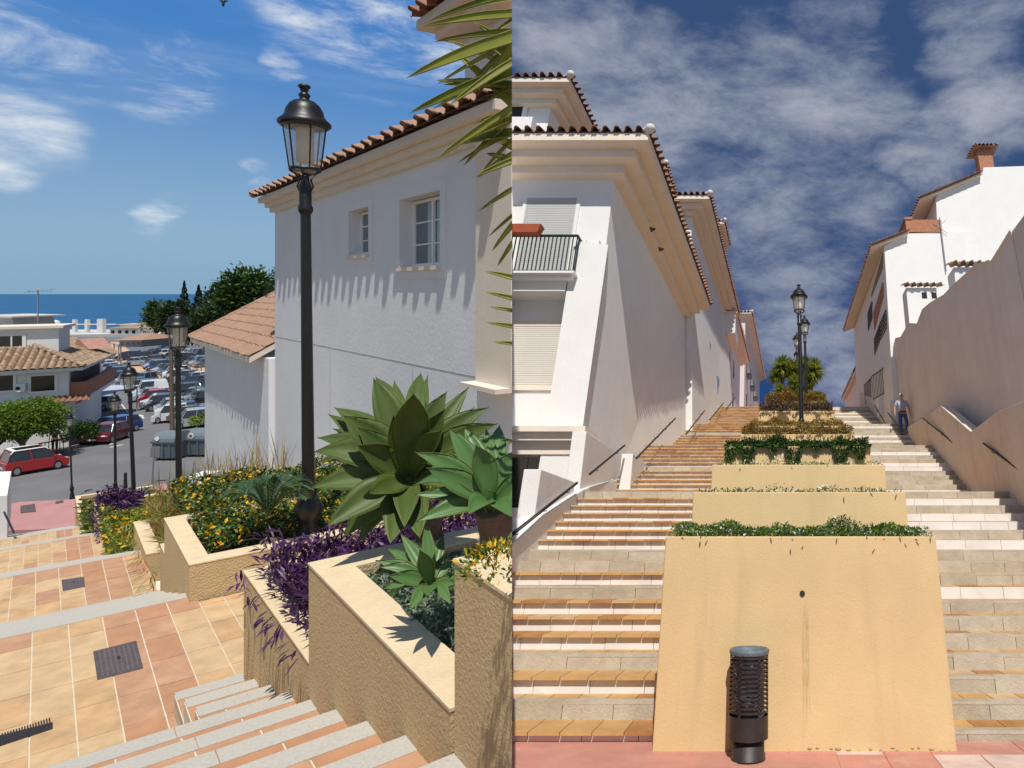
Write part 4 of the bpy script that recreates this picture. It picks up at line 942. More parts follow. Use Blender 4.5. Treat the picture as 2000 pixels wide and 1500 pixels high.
def cover(label, pts, z, h, m=darkmetal):
    c = [LG(x, y, z) for x, y in pts]; r = Root('manhole_cover', label, 'manhole cover', c[0], 'L', group='dark metal covers set in the tiles')
    b = MB(); b.hexa([v+UP*-.004 for v in c]+[v+UP*h for v in c]); part(r, 'plate', b, mat('cast_iron_cover', (.105, .085, .085), .6, .2, 20, .5, 90))
    g_ = MB(); u = (c[1]-c[0]); v = (c[3]-c[0])
    for i in range(1, 9):
        for a in (c[0]+u*i/9+v*.06, ): g_.prism([a+UP*h, a+u*.035+UP*h, a+u*.035+UP*(h+.002), a+UP*(h+.002)], v*.88)
    part(r, 'ribs', g_, mat('cast_iron_rib', (.14, .115, .11), .6, .2, 20)); k = MB(); o_ = c[0]+u*.5+v*.5+UP*(h+.001); k.prism([o_, o_+u*.07, o_+u*.07+v*.1, o_+v*.1], UP*.003); part(r, 'keyhole', k, dark)
cover('largest dark metal cover, on the near tiled landing', [(190, 1329), (280, 1306), (266, 1252), (182, 1273)], -3.0, .004)
cover('small dark metal cover on the second landing', [(123, 1155), (166, 1146), (164, 1127), (120, 1133)], -3.93, .004)
cover('grey cover on the pink pavement', [(40, 1002), (70, 999), (68, 984), (40, 988)], -12.3, .01)
cover('small cover on the pink pavement near the last lamp', [(108, 984), (124, 981), (122, 977), (109, 979)], -12.3, .01)
r = Root('drain_grate', 'long slotted drain grate at the left edge of the near steps', 'drain grate', LG(50, 1440, -2.995), 'L')
c = [LG(-20, 1465, -3.0), LG(103, 1424, -3.0), LG(103, 1411, -3.0), LG(-20, 1442, -3.0)]
b = MB(); b.hexa([v-UP*.02 for v in c]+[v+UP*.003 for v in c]); part(r, 'channel', b, dark); b = MB(); u = c[1]-c[0]; v = c[3]-c[0]
for i in range(22):
    a = c[0]+u*i/22; b.prism([a+UP*.003, a+u*.022+UP*.003, a+u*.022+UP*.008, a+UP*.008], v)
part(r, 'bars', b, darkmetal)

# planters of the left street
def planterL(label, Xn, Xf, zt, zb, q1=3.3, q=QP, thick=.15, cover_=None, ends=(True, True)):
    def yy(X): return q/(.643*(X-CX)/FPX+.766)
    pn, pf = [(yy(X)-.6174*q)/.643 for X in (Xn, Xf)]
    r = Root('planter', label, 'planter', Q(pn, q, zb), 'L', group='yellow rendered planters along the descending steps')
    w = MB(); lbox(w, pn, pf, q, q+thick, zb, zt)
    lbox(w, pn, pn+thick*1.4, q+thick, q1, zb, zt); lbox(w, pf-thick*1.4, pf, q+thick, q1, zb, zt)
    part(r, 'wall', w, yellowL, True)
    rm = MB(); lbox(rm, pn-.004, pf+.004, q-.004, q+thick+.004, zt, zt+.012); lbox(rm, pn-.004, pn+thick*1.4, q+thick+.004, q1, zt, zt+.012); lbox(rm, pf-thick*1.4, pf+.004, q+thick+.004, q1, zt, zt+.012)
    part(r, 'rim', rm, rim, True)
    s_ = MB(); lbox(s_, pn+thick*1.4, pf-thick*1.4, q+thick, q1, zb, zt-.12); part(r, 'soil', s_, soil, True)
    return r, pn, pf
planterL('nearest tall yellow planter at the lower right, cut by the frame', 1080, 888, -.976, -3.2)
planterL('yellow planter with grey-green ground cover and a small agave', 880, 603, -1.525, -3.3)
planterL('yellow planter overflowing with purple plants', 603, 476, -2.07, -3.3)
planterL('large yellow planter full of yellow flowers with a cycad', 370, 321, -2.65, -4.6, q=.91)
planterL('short yellow planter step beyond the flower planter', 321, 313, -3.15, -4.8, q=.94)
planterL('yellow planter with dry red-brown grasses', 286, 261, -3.75, -6.0, q=.95)
planterL('yellow planter hidden under a hanging bush of yellow flowers', 240, 206, -5.3, -7.6, q=.95)
planterL('yellow planter with a purple plant on its corner', 205, 184, -6.0, -8.5, q=.95)
planterL('lowest yellow planters beside the last lamp', 168, 147, -9.1, -12.5, q=.95)

# left planting
def lbed(name, label, cat, Xn, Xf, q0, q1, z, n, size, h, mats, wts=None, w=.4, upr=.8, clip=True, spl=0, drop=.3, kind='stuff', q=QP):
    def P_(X): y = q/(.643*(X-CX)/FPX+.766); return (y-.6174*q)/.643
    pn, pf = P_(Xn), P_(Xf); m = MB()
    bed(m, [Q(pn, q0, z), Q(pf, q0, z), Q(pf, q1, z), Q(pn, q1, z)], n, size, h, 0, len(mats), w, upr, wts=wts)
    if spl: spill(m, Q(pn, q, z+.08), Q(pf, q, z+.08), spl, drop, size, -nL, 0, len(mats), w)
    return single(name, m, mats, label, cat, 'L', Q((pn+pf)/2, q0, z), kind=kind, clip=clip)
lbed('ground_cover', 'fine grey-green ground cover filling the near planter', 'ground cover', 872, 618, 1.1, 2.6, -1.63, 22000, .035, .09, [L_grey, L_dark], (.8, .2), .35)
lbed('purple_plants', 'deep purple trailing plants spilling from a planter', 'purple plants', 600, 482, 1.0, 3.0, -2.12, 9000, .085, .34, [L_purple], None, .24, 1.0, spl=45, drop=.09)
lbed('marigold_bed', 'dense bed of green leaves and yellow flowers in the large planter', 'flower bed', 366, 300, 1.1, 3.4, -2.76, 20000, .05, .22, [L_dark, L_deep, F_yel], (.50, .34, .16), .6)
lbed('grass_bed', 'red-brown and green grass in the planters below the flowers', 'grass', 318, 262, 1.1, 3.2, -3.75, 15000, .20, .42, [L_dry, L_olive, L_orange, L_lime], (.25, .40, .12, .23), .07, 1.6, spl=60, drop=.2)
lbed('flower_bush', 'hanging bush of yellow flowers over the steps', 'flower bush', 250, 216, .80, 1.8, -5.2, 9000, .08, .62, [L_dark, L_lime, F_yel], (.5, .27, .23), .5, spl=1500, drop=.9, clip=False)
lbed('purple_plants', 'purple bush on the corner of a lower planter', 'purple plants', 203, 188, .95, 1.8, -6.0, 4200, .13, .55, [L_purple], None, .3, 1.0, clip=False, spl=100, drop=.4)
lbed('ground_cover', 'dark green creeping cover on the lower planters', 'ground cover', 190, 168, 1.1, 4.0, -7.9, 12000, .16, .6, [L_dark, L_olive, L_deep], (.45, .25, .3), .5, clip=False)
lbed('ground_cover', 'green and golden cover in the lowest planters', 'ground cover', 172, 152, 1.0, 4.0, -9.3, 9000, .20, .7, [L_dark, L_olive], (.6, .4), .5, clip=False)
m = MB()
for _ in range(420):
    X = random.choice((random.gauss(440, 45), random.uniform(290, 560))); b0_ = wallpt(X, 978, 2.6+random.random()*.8); ln = random.uniform(.4, 1.5)
    d = Vector((random.gauss(0, .22), random.gauss(0, .15), 1)); m.leaf(b0_, d, ln, .020, .15, random.randrange(2), 4, .1)
single('dry_grass', m, [L_dry, L_olive], 'thin dry grass stalks standing against the white wall', 'dry grass', kind='stuff', base=wallpt(440, 985, 3), clip=True)
# yellow flowers tucked at the right edge
m = MB(); bush(m, LP(985, 1105, 1.75), (.12, .12, .06), 700, .02, 0, 3); single('flower_clump', m, [L_lime, L_dark, F_yel], 'small clump of yellow flowers in the nearest planter', 'flowers', base=LP(985, 1105, 1.75), clip=True)

# agaves : leaf tips traced as directions from the heart of each plant
def agave(label, heart, depth, tips, w, mats, base=None, stem=None, fold=.30, seed=1, cupd=.3):
    rnd = random.Random(seed); H = LP(*heart, depth); r = Root('agave', label, 'agave', base or H, 'L', group='broad-leaved agaves in the planters')
    if stem: part(r, 'stem', MB().tube([LP(x, y, depth+dd) for x, y, dd in stem], [.10, .085, .075, .07][:len(stem)], 12), trunkm, True)
    for i, (X, Y, dz, wk) in enumerate(tips):
        T_ = LP(X, Y, depth+dz); ax = T_-H; L_ = ax.length; d = ax.normalized(); m = MB(); n = 9
        view = -(H+T_)*.5; view.normalize(); side = d.cross((view+UP*.35).normalized()).normalized(); nr = side.cross(d).normalized()
        if nr.dot(view) < 0: nr = -nr
        mid = []; le = []; re = []; bow = rnd.uniform(.03, .15)*L_
        for k in range(n+1):
            t = k/n; ww = w*wk*(.34+.66*math.sin(math.pi*.5*min(1, t/.52)))*(1 if t < .50 else max(0.0, 1-((t-.50)/.50)**1.5))*.235
            if t < .08: ww = w*wk*.42*.5*1.1
            c = H+ax*t+UP*bow*math.sin(math.pi*t)-nr*.0
            mid.append(c-nr*ww*fold*1.2); le.append(c-side*ww+nr*ww*fold*.4); re.append(c+side*ww+nr*ww*fold*.4)
        ql = [m_.lerp(l_, .55)-nr*.004 for m_, l_ in zip(mid, le)]; qr = [m_.lerp(l_, .55)-nr*.004 for m_, l_ in zip(mid, re)]
        rows = [le, ql, mid, qr, re]; vs = [v for row in rows for v in row]; N1 = n+1
        th_ = [v-nr*(.012*(1-k%N1/n)+.002) for k, v in enumerate(vs)]
        fs = [(a*N1+k, a*N1+k+1, (a+1)*N1+k+1, (a+1)*N1+k) for a in range(4) for k in range(n)]
        o_ = len(vs); fs2 = [tuple(o_+q for q in f[::-1]) for f in fs]
        m.add(vs+th_, fs+fs2+[(k+1, k, o_+k, o_+k+1) for k in range(n)]+[(4*N1+k, 4*N1+k+1, o_+4*N1+k+1, o_+4*N1+k) for k in range(n)], 0, True)
        for row in (le, re):
            m.tube([v+nr*.0005 for v in row], [.0016*(1-k/n*.6) for k in range(N1)], 4, 1)
        m.tube([T_-ax*.012, T_+ax*.02], [.004, .0005], 5, 2)
        part(r, 'leaf', m, mats+[L_edge, darkmetal], True)
    return r
AM = [L_agave]
big = [(735, 738, .35, .8), (822, 730, .55, .7), (835, 735, .6, .6), (915, 757, .45, .8), (872, 766, .2, .8), (953, 796, .3, .9), (970, 828, .1, .9), (925, 797, .5, .6),
       (730, 740, .1, 1.0), (808, 770, -.25, 1.15), (655, 797, .2, .9), (643, 810, .25, .8), (672, 812, -.1, 1.2), (652, 838, .3, .7), (622, 855, .1, .9), (614, 882, -.05, 1.1), (617, 905, .2, .8),
       (608, 952, -.15, 1.1), (638, 1028, -.3, 1.1), (672, 1047, -.15, 1.0), (762, 1062, -.35, 1.0), (820, 1050, -.3, .9), (985, 900, -.1, .9), (960, 930, .2, .8), (1010, 860, .3, .9), (700, 1060, -.1, .9), (768, 812, -.1, .8), (860, 842, -.15, .8), (700, 870, -.25, .9), (722, 965, -.35, .9), (868, 800, .05, .9), (700, 835, -.1, .9), (790, 1030, -.35, .8), (900, 960, -.1, .8), (690, 1000, -.1, .9), (770, 745, .5, .7)]
agave('largest dark green agave leaning over the planters, right of the tall lamp', (798, 935), 3.55, big, .345, AM, stem=[(845, 1080, .2), (835, 1030, .15), (810, 985, .08), (798, 945, .02)], seed=2)
agave('blue-green agave at the right edge, beside the largest agave', (962, 980), 2.75, [(878, 836, .05, .9), (908, 836, .15, .8), (950, 840, .25, .8), (975, 832, .3, .9), (812, 884, -.1, .8), (835, 914, -.15, 1.0), (885, 882, .1, .9), (1010, 880, .1, 1), (1030, 940, -.1, 1), (812, 966, -.1, .7), (806, 948, .2, .7), (815, 1018, -.2, .8), (915, 1005, -.3, .9), (1000, 1010, -.3, .8), (930, 870, -.05, 1.0), (1040, 1000, 0, .8)], .22, [L_agave2], stem=[(985, 1075, .1), (975, 1030, .05), (962, 990, 0)], seed=3)
agave('small light green agave in the grey-green ground cover', (842, 1140), 2.62, [(757, 1070, .1, .8), (783, 1043, .12, .8), (800, 1055, .15, .7), (832, 1020, .1, .8), (866, 1045, .15, .8), (735, 1095, 0, .9), (742, 1108, -.05, .8), (748, 1150, -.05, .9), (800, 1192, -.15, .9), (835, 1165, -.2, .9), (885, 1095, .1, .7), (890, 1140, 0, .8), (845, 1060, .25, .8), (820, 1075, -.08, 1.0), (760, 1125, -.1, 1), (880, 1180, -.1, .8), (775, 1085, .2, .8)], .13, [L_agave2], seed=4)
# cycad
r = Root('cycad', 'feathery cycad fanning out of the yellow flower bed', 'cycad', LP(522, 1010, 6.4), 'L'); Hh = LP(525, 1008, 6.4)
for i, (X, Y, dz) in enumerate(((440, 965, .1), (455, 950, .3), (475, 945, .4), (500, 940, .5), (535, 933, .5), (560, 930, .4), (585, 938, .3), (607, 942, .2), (612, 955, .1), (450, 985, -.2), (600, 975, -.1), (480, 960, -.2), (575, 950, -.2), (520, 945, -.1), (430, 975, 0), (550, 940, 0))):
    T_ = LP(X, Y, 6.4+dz); m = MB(); pts_ = [Hh.lerp(T_, t)+UP*.16*math.sin(math.pi*t) for t in [k/14 for k in range(15)]]
    m.tube(pts_, .006, 5)
    for k in range(2, 15):
        for s_ in (-1, 1):
            for hlf in (0, .5):
                a_ = pts_[k-1].lerp(pts_[k], hlf); dr = (pts_[k]-pts_[k-1]).normalized(); sd_ = dr.cross(UP).normalized()*s_
                m.leaf(a_, sd_*.8+dr*.9+UP*.15, .16*math.sin(math.pi*(k/15)*.9+.15), .014, .3, 0, 2, .1)
    part(r, 'frond', m, L_cycad)
part(r, 'stem', MB().lathe([(.10, -2.9), (.12, -2.75), (.07, -2.62), (0, -2.6)], 10, c=(Hh.x, Hh.y)), trunkm)
# yucca leaves hanging in from the right edge
random.seed(77)
r = Root('yucca_leaves', 'long yellow-green yucca leaves reaching in from the right edge of the left street', 'yucca', LP(1040, 200, 2.6), 'L')
for i, (X0, Y0, X1, Y1, w_, dz) in enumerate(((1060, 30, 826, 52, .10, 0), (1050, -20, 838, 42, .08, .1), (1070, 60, 795, 153, .13, -.1), (1060, 130, 800, 222, .12, 0), (1060, 110, 845, 215, .07, .2), (1060, 60, 855, 165, .07, .25), (1040, 260, 880, 285, .09, .1), (1040, 220, 882, 288, .06, 0), (1040, 200, 905, 325, .06, .1), (1030, 250, 895, 318, .05, .2), (1030, 290, 932, 348, .06, .1), (1030, 250, 940, 340, .05, .2), (1060, 340, 936, 412, .045, .1), (1060, 380, 955, 462, .04, .2), (1040, 400, 962, 490, .05, .1), (1030, 440, 972, 520, .04, .1), (1060, 560, 948, 530, .04, 0), (1060, 600, 950, 571, .035, 0), (1060, 620, 958, 600, .03, .1), (1060, 650, 950, 630, .03, 0), (1060, 680, 965, 668, .03, 0), (1060, 190, 855, 160, .05, .3), (1060, -10, 905, 20, .08, .2), (1050, 160, 875, 80, .05, .4), (1060, 90, 880, 205, .06, -.2), (1050, 300, 928, 345, .05, -.1), (1050, 150, 950, 200, .07, .1), (1050, 210, 930, 240, .06, .1), (1040, 330, 950, 300, .06, .1)) + tuple((1060, random.uniform(0, 330), random.uniform(840, 960), random.uniform(20, 330), .07, random.uniform(-.1, .3)) for _ in range(14))):
    A = LP(X0, Y0, 2.6); B = LP(X1, Y1, 2.6+dz); m = MB(); ax = B-A
    m.leaf(A, ax.normalized()+UP*.035, ax.length, w_*.56, .07, 0, 9, .35, up=Vector((.2, -1, .6)), wmax=.35)
    vs = list(m.v)
    for idx in (0, 2): m.tube([vs[q*3+idx] for q in range(10)], [.0035]*9+[.001], 4, 1)
    part(r, 'leaf', m, [L_yucca, L_edge], True)

# ------------------------------------------------------------------ main white house of the left street
QW = 3.85
def pX(X, q=QW): y = q/(.643*(X-CX)/FPX+.766); return (y-.6174*q)/.643
def zY(X, Y, q=QW): return wallpt(X, Y, q).z
pc, pn = pX(537), pX(1015); ze = zY(537, 412)
r = Root('white_house', 'big white house with two windows and tiled eaves behind the tall lamp', 'house', Q(pc, QW, -8), 'L')
w = MB(); ZB = -9.5
# wall with two real window openings
wins = [(683, 722, 403, 497), (783, 862, 371, 520)]
def wz(X0, X1, Y0, Y1):
    Xm = (X0+X1)/2; return zY(X0, 0, QW) if False else (wallpt(X1, Y1, QW).z, wallpt(X1, Y0, QW).z)
op = []
for X0, X1, Y0, Y1 in wins:
    z0, z1 = wz(X0, X1, Y0, Y1); op.append((pX(X1), pX(X0), z0, z1))
ps = sorted([pn, pc]+[o[0] for o in op]+[o[1] for o in op])
for a, b in zip(ps[:-1], ps[1:]):
    o_ = [o for o in op if abs(o[0]-a) < 1e-6]
    if o_: lbox(w, a, b, QW, QW+.35, ZB, o_[0][2]); lbox(w, a, b, QW, QW+.35, o_[0][3], ze)
    else: lbox(w, a, b, QW, QW+.35, ZB, ze)
lbox(w, pn, pc-.35, QW+1.2, QW+4.5, ZB, ze); lbox(w, pc-.35, pc, QW+.35, QW+4.5, ZB, ze)
part(r, 'wall', w, whiteL, True)
for o in op:
    fr = MB(); m_ = .18
    for a, b, z0, z1 in ((o[0]-m_, o[0], o[2]-m_, o[3]+m_), (o[1], o[1]+m_, o[2]-m_, o[3]+m_), (o[0], o[1], o[3], o[3]+m_), (o[0], o[1], o[2]-m_, o[2])): lbox(fr, a, b, QW-.02, QW-.001, z0, z1)
    win = part(r, 'window', fr, whiteL, True)
    f2 = MB(); q_ = QW+.20; t_ = .05; a, b, z0, z1 = o[0], o[1], o[2]+.03, o[3]-.02
    for aa, bb, c0, c1 in ((a, a+t_, z0, z1), (b-t_, b, z0, z1), (a+t_, b-t_, z0, z0+t_), (a+t_, b-t_, z1-t_, z1), ((a+b)/2-.03, (a+b)/2+.03, z0+t_, z1-t_)): lbox(f2, aa, bb, q_-.03, q_+.03, c0, c1)
    for k in (1, 2):
        zz = z0+(z1-z0)*k/3; lbox(f2, a+t_, b-t_, q_-.012, q_+.012, zz-.012, zz+.012)
    part(r, 'frame', f2, winframe, True, parent=win)
    gl = MB(); lbox(gl, a+t_, b-t_, q_+.001, q_+.008, z0+t_, z1-t_); part(r, 'pane', gl, pane, True, parent=win)
    si = MB(); lbox(si, a-.05, b+.05, QW-.06, QW+.17, o[2]-.05, o[2]+.012); part(r, 'sill', si, cream, True, parent=win)
    bk = MB(); lbox(bk, a, b, QW+1.0, QW+1.05, o[2], o[3]); part(r, 'interior', bk, mat('dim_room', (.10, .10, .11), .9, .2, 1), True)
cn = MB()
for k, (o_, h0, h1) in enumerate(((.09, -.24, -.12), (.17, -.119, -.0), (.28, .001, .13))): lbox(cn, pn, pc+o_, QW-o_, QW+5, ze+h0+.2, ze+h1+.2)
part(r, 'cornice', cn, cream, True)
rf = MB(); P0 = Q(pn, QW-.36, ze+.36); A1 = Q(pc+.40, QW-.36, ze+.36); EV = (A1-P0); eu = Vector((.766*0+.643, .766, 0)); pr = R_(20)
tiles(rf, P0, EV, eu*math.cos(pr)+UP*math.sin(pr), EV.length, 2.0, .46, .088, inr=1.0)
ridge(rf, A1+UP*.08, A1+(-EV.normalized()+eu)*1.5+UP*.75, .09); ridge(rf, A1+(-EV.normalized()+eu)*1.5+UP*.82, P0+eu*1.9+UP*.82, .10)
part(r, 'roof', rf, tile2, True)
bd = MB(); bd.add([P0, A1, A1+(eu-EV.normalized())*2+UP*.75, P0+eu*2+UP*.75], [(0, 1, 2, 3)]); part(r, 'roof_board', bd, tileD, True)
sc = MB(); yj = [(645, 672, 855), (806, 712, 760)]
za = zY(800, 710); lbox(sc, pn, pc, QW-.004, QW+.01, za-.008, za+.008)
for X in (645, 806): lbox(sc, pX(X)-.008, pX(X)+.008, QW-.004, QW+.01, -5, za)
part(r, 'wall_joint', sc, mat('joint_line', (.42, .42, .42), .9, .1, 3), True)
# pier and ledge at the right end
pr2 = MB(); lbox(pr2, pn, pX(945), QW-.10, QW-.001, zY(945, 742), ze+.1); part(r, 'pier', pr2, cream, True)
pr3 = MB(); lbox(pr3, pn, pX(943), QW-.28, QW-.001, zY(943, 742)-.06, zY(943, 742)-.001); part(r, 'ledge', pr3, cream, True)
# upper tower
tw = Root('white_tower', 'white upper tower rising behind the yucca leaves with its own tiled eave', 'tower', Q(pX(905), QW+.5, 2), 'L')
q_ = QW+.55; a_ = (q_/(.643*(908-CX)/FPX+.766)-.6174*q_)/.643; b = MB(); lbox(b, -1, a_, q_, q_+4, ze-.5, 7.2); part(tw, 'wall', b, whiteL, True)
b = MB(); zt = LP(905, 60, q_/(.643*(905-CX)/FPX+.766)).z; lbox(b, -1, a_+.5, q_-.5, q_+4, zt, zt+.15); lbox(b, -1, a_+.32, q_-.3, q_+4, zt-.15, zt-.001); part(tw, 'cornice', b, cream, True)
b = MB(); P0 = Q(-1, q_-.6, zt+.16); A1 = Q(a_+.6, q_-.6, zt+.16); EV = A1-P0; tiles(b, P0, EV, eu*.94+UP*.34, EV.length, 2, .3, .085, inr=1.0); part(tw, 'roof', b, tile1, True)
# annex
an = Root('annex', 'lower white annex with a pinkish tiled roof beyond the big house', 'house', Q(pX(400), QW-.1, -8), 'L')
pa, pb = pX(500, QW-.12), pX(400, QW-.12); z_e = -1.78; w = MB(); lbox(w, pc+.02, pb, QW-.12, QW+5, -12.5, z_e); part(an, 'wall', w, whiteL)
rf = MB(); q_ = QW-.42; E2 = Q(pc+.4, q_, z_e+.05); E1 = Q(pX(372, q_), q_, z_e+.05); EV = E1-E2; pr = R_(33); V = eL.normalized()*math.cos(pr)+UP*math.sin(pr)
tiles(rf, E2, EV, V, EV.length, 5.2, .42, .07, course=.36); ridge(rf, E1+UP*.05, E1+V*5.2+UP*.05, .09); part(an, 'roof', rf, tile2)
bd = MB(); bd.prism([E2-UP*.02, E1-UP*.02, E1+V*5.2-UP*.02, E2+V*5.2-UP*.02], (0, 0, -.14)); part(an, 'soffit', bd, cream)
m = MB()
for X, Y in ((398, 925), (405, 940), (420, 952), (385, 955)):
    c = wallpt(X, Y, 3.0); m.box((c.x-.25, c.y-.3, c.z-1.2), (c.x+.25, c.y+.3, c.z))
single('white_steps', m, white, 'small white stepped wall at the foot of the annex', 'wall', base=wallpt(398, 950, 3.0))

# lamps of the left street
lampL(604, 168, 6.7, 'nearest and tallest lamp in front of the white house', -.6, .84)
lampL(350, 601, 14.2, 'second black lamp, beside the annex roof corner', -.4, .84)
lampL(263, 708, 20.8, 'third black lamp down the steps, in front of the parked cars', -2.2, .80)
lampL(226, 765, 29.0, 'fourth black lamp down the steps, over the street', -.6, .76)
lampL(141, 803, 36.5, 'farthest black lamp on the pink pavement, with an ornate foot', -2.0, .62)

# white wall and rail at far left edge
m = MB(); c = LP(-10, 1005, 24); m.prism([LP(-40, 970, 24), LP(14, 968, 24), LP(14, 1060, 24), LP(-40, 1080, 24)], dL*5); r = Root('white_parapet', 'white parapet end with a handrail at the far left edge of the steps', 'parapet', LP(10, 1050, 24), 'L'); part(r, 'wall', m, white)
part(r, 'rail', MB().tube([LP(8, 1000, 23.5), LP(27, 1040, 22)], .03, 6), black)

# ------------------------------------------------------------------ ground, road, car park, sea
ZR = -12.5
def gpoly(name, pts, z, m, th=.3, **k):
    P = [LG(x, y, z) for x, y in pts]; mb = MB(); mb.prism(P, (0, 0, -th)); return single(name, mb, m, kind='structure', **k)
gr = MB(); gr.prism([Vector((-260, 22, ZR)), Vector((-24, 22, ZR)), Vector((-12, 30, ZR)), LP(700, 565, 190)*1+UP*0+Vector((0, 0, ZR)), LP(700, 565, 150)+Vector((0, 0, ZR)), LP(-250, 565, 170)+Vector((0, 0, ZR))], (0, 0, -3))
single('road', gr, asphalt, kind='structure')
gpoly('pavement', [(-80, 1040), (172, 1030), (165, 974), (40, 980), (-80, 1000)], -12.32, pinkpave, .4)
m = MB(); m.prism([LG(x, y, -12.34) for x, y in ((160, 985), (215, 962), (320, 944), (345, 958), (300, 975), (200, 1000))], (0, 0, -.4)); single('corner_pavement', m, pinkpave, kind='structure')
gpoly('plaza', [(150, 668), (232, 668), (400, 800), (330, 770), (245, 725), (190, 690)], ZR+.02, sand, .1)
gpoly('car_park_ground', [(236, 705), (300, 690), (420, 700), (430, 780), (330, 770)], ZR+.012, sand, .1)
m = MB()
def line(X0, Y0, X1, Y1, w, mi=0):
    A, B = LG(X0, Y0, ZR+.016), LG(X1, Y1, ZR+.016); s_ = (B-A).cross(UP).normalized()*w; m.prism([A-s_, B-s_, B+s_, A+s_], (0, 0, -.003), mi)
line(192, 712, 340, 830, .10); line(215, 874, 240, 868, .10); line(215, 868, 255, 845, .06); line(230, 780, 250, 806, .05)
A = LG(281, 817, ZR+.016); B = LG(276, 812, ZR+.016); s_ = (B-A).cross(UP).normalized()*.22; m.prism([A-s_*.3, B-s_*.3, B-s_, B+(B-A)*.5, B+s_, B+s_*.3, A+s_*.3], (0, 0, -.003))
single('road_marking', m, paint, kind='structure')
far = MB(); far.prism([LP(-300, 565, 158)+Vector((0, 0, ZR+.3)), LP(700, 565, 175)+Vector((0, 0, ZR+.3)), LP(700, 565, 186)+Vector((0, 0, ZR+.3)), LP(-300, 565, 186)+Vector((0, 0, ZR+.3))], (0, 0, -2)); single('terrace', far, palegr, kind='structure')
def sea_mat():
    m = bpy.data.materials.new('sea_water'); m.use_nodes = True; nt = m.node_tree; p = nt.nodes['Principled BSDF']; N = nt.nodes.new; L = nt.links.new
    p.inputs['Base Color'].default_value = (.012, .085, .20, 1); p.inputs['Roughness'].default_value = .55; p.inputs['Specular IOR Level'].default_value = .25
    tc = N('ShaderNodeTexCoord'); n = N('ShaderNodeTexNoise'); n.inputs['Scale'].default_value = .004; n.inputs['Detail'].default_value = 8; L(tc.outputs['Object'], n.inputs[0])
    cr = N('ShaderNodeValToRGB'); cr.color_ramp.elements[0].color = (.013, .085, .19, 1); cr.color_ramp.elements[1].color = (.026, .125, .25, 1); cr.color_ramp.elements[0].position = .35; cr.color_ramp.elements[1].position = .7
    L(n.outputs[0], cr.inputs[0]); L(cr.outputs[0], p.inputs['Base Color'])
    b = N('ShaderNodeTexNoise'); b.inputs['Scale'].default_value = .12; b.inputs['Detail'].default_value = 6; L(tc.outputs['Object'], b.inputs[0]); bp = N('ShaderNodeBump'); bp.inputs['Strength'].default_value = .4; bp.inputs['Distance'].default_value = 1; L(b.outputs[0], bp.inputs['Height']); L(bp.outputs[0], p.inputs['Normal']); return m
m = MB(); zs = -400.0
def sg(X, y): v = LP(X, 565, y); return Vector((v.x, v.y, zs))
rows = [300, 1200, 3000, 8000, 20000, 50000]; cols = [-900, -400, 0, 300, 600, 760]
vs = [sg(X, y) for y in rows for X in cols]; n_ = len(cols)
m.add(vs, [(i*n_+j, i*n_+j+1, (i+1)*n_+j+1, (i+1)*n_+j) for i in range(len(rows)-1) for j in range(n_-1)]); single('sea', m, sea_mat(), kind='structure')

# ------------------------------------------------------------------ white building at far left (walls turned to the street)
fe = Vector((.8, .6, 0)); fs_ = Vector((-.64, .768, 0)).normalized(); Bc = LG(134, 872, ZR); 
def BP(u, v, z): return Vector((Bc.x, Bc.y, z))-fe*u+fs_*v
def bz(Y, y=None): return (CY-Y)/FPX*(y or Bc.y)
bl = Root('corner_building', 'white corner building with a weathered tiled roof and dark windows at the left', 'building', Bc, 'L')
def bbox(mb, u0, u1, v0, v1, z0, z1, mi=0): mb.hexa([BP(u0, v0, z0), BP(u1, v0, z0), BP(u1, v1, z0), BP(u0, v1, z0), BP(u0, v0, z1), BP(u1, v0, z1), BP(u1, v1, z1), BP(u0, v1, z1)], mi)
zev = bz(722); w = MB(); bbox(w, 0, 30, 0, 13, ZR, zev); part(bl, 'wall', w, white)
dm = MB(); bbox(dm, .9, 30, 2.2, 6, zev, bz(652)+.4); part(bl, 'dormer_wall', dm, white)
dm = MB(); bbox(dm, .6, 30, 1.9, 6.3, bz(652)+.4, bz(652)+.6); part(bl, 'dormer_roof', dm, cream)
ev = MB(); bbox(ev, -.9, 30, -.9, 13.9, zev-.02, zev+.22); part(bl, 'eave', ev, mat('white_eave', (.72, .71, .69), .8, .03, 3))
rf = MB(); A = BP(-1, -1, zev+.25); U_ = -fe; tiles(rf, A, U_, fs_*.90+UP*.44, 31, 3.6, .42, .14, course=.5, inl=.9); tiles(rf, A, fs_, -fe*.90+UP*.44, 15, 5.0, .42, .14, course=.5, inl=.9)
ridge(rf, A+UP*.1, A+(fs_-fe)*3.2+UP*1.7, .15); part(bl, 'roof', rf, tile3)
bd = MB(); bd.add([A, A+U_*31, A+U_*31+(fs_*.9+UP*.44)*3.6, A+(fs_+U_)*3.24+UP*1.58, A+fs_*15, A+fs_*15+(U_*.9+UP*.44)*5], [(0, 1, 2, 3), (0, 3, 5, 4)]); part(bl, 'roof_board', bd, tileD)
def uX(X):                         # u coordinate on the front wall for image column X
    k = (X-CX)/FPX; return (Bc.x-k*Bc.y)/(fe.x-k*fe.y)
def zf(X, Y): u = uX(X); v = BP(u, 0, 0); return (CY-Y)/FPX*v.y
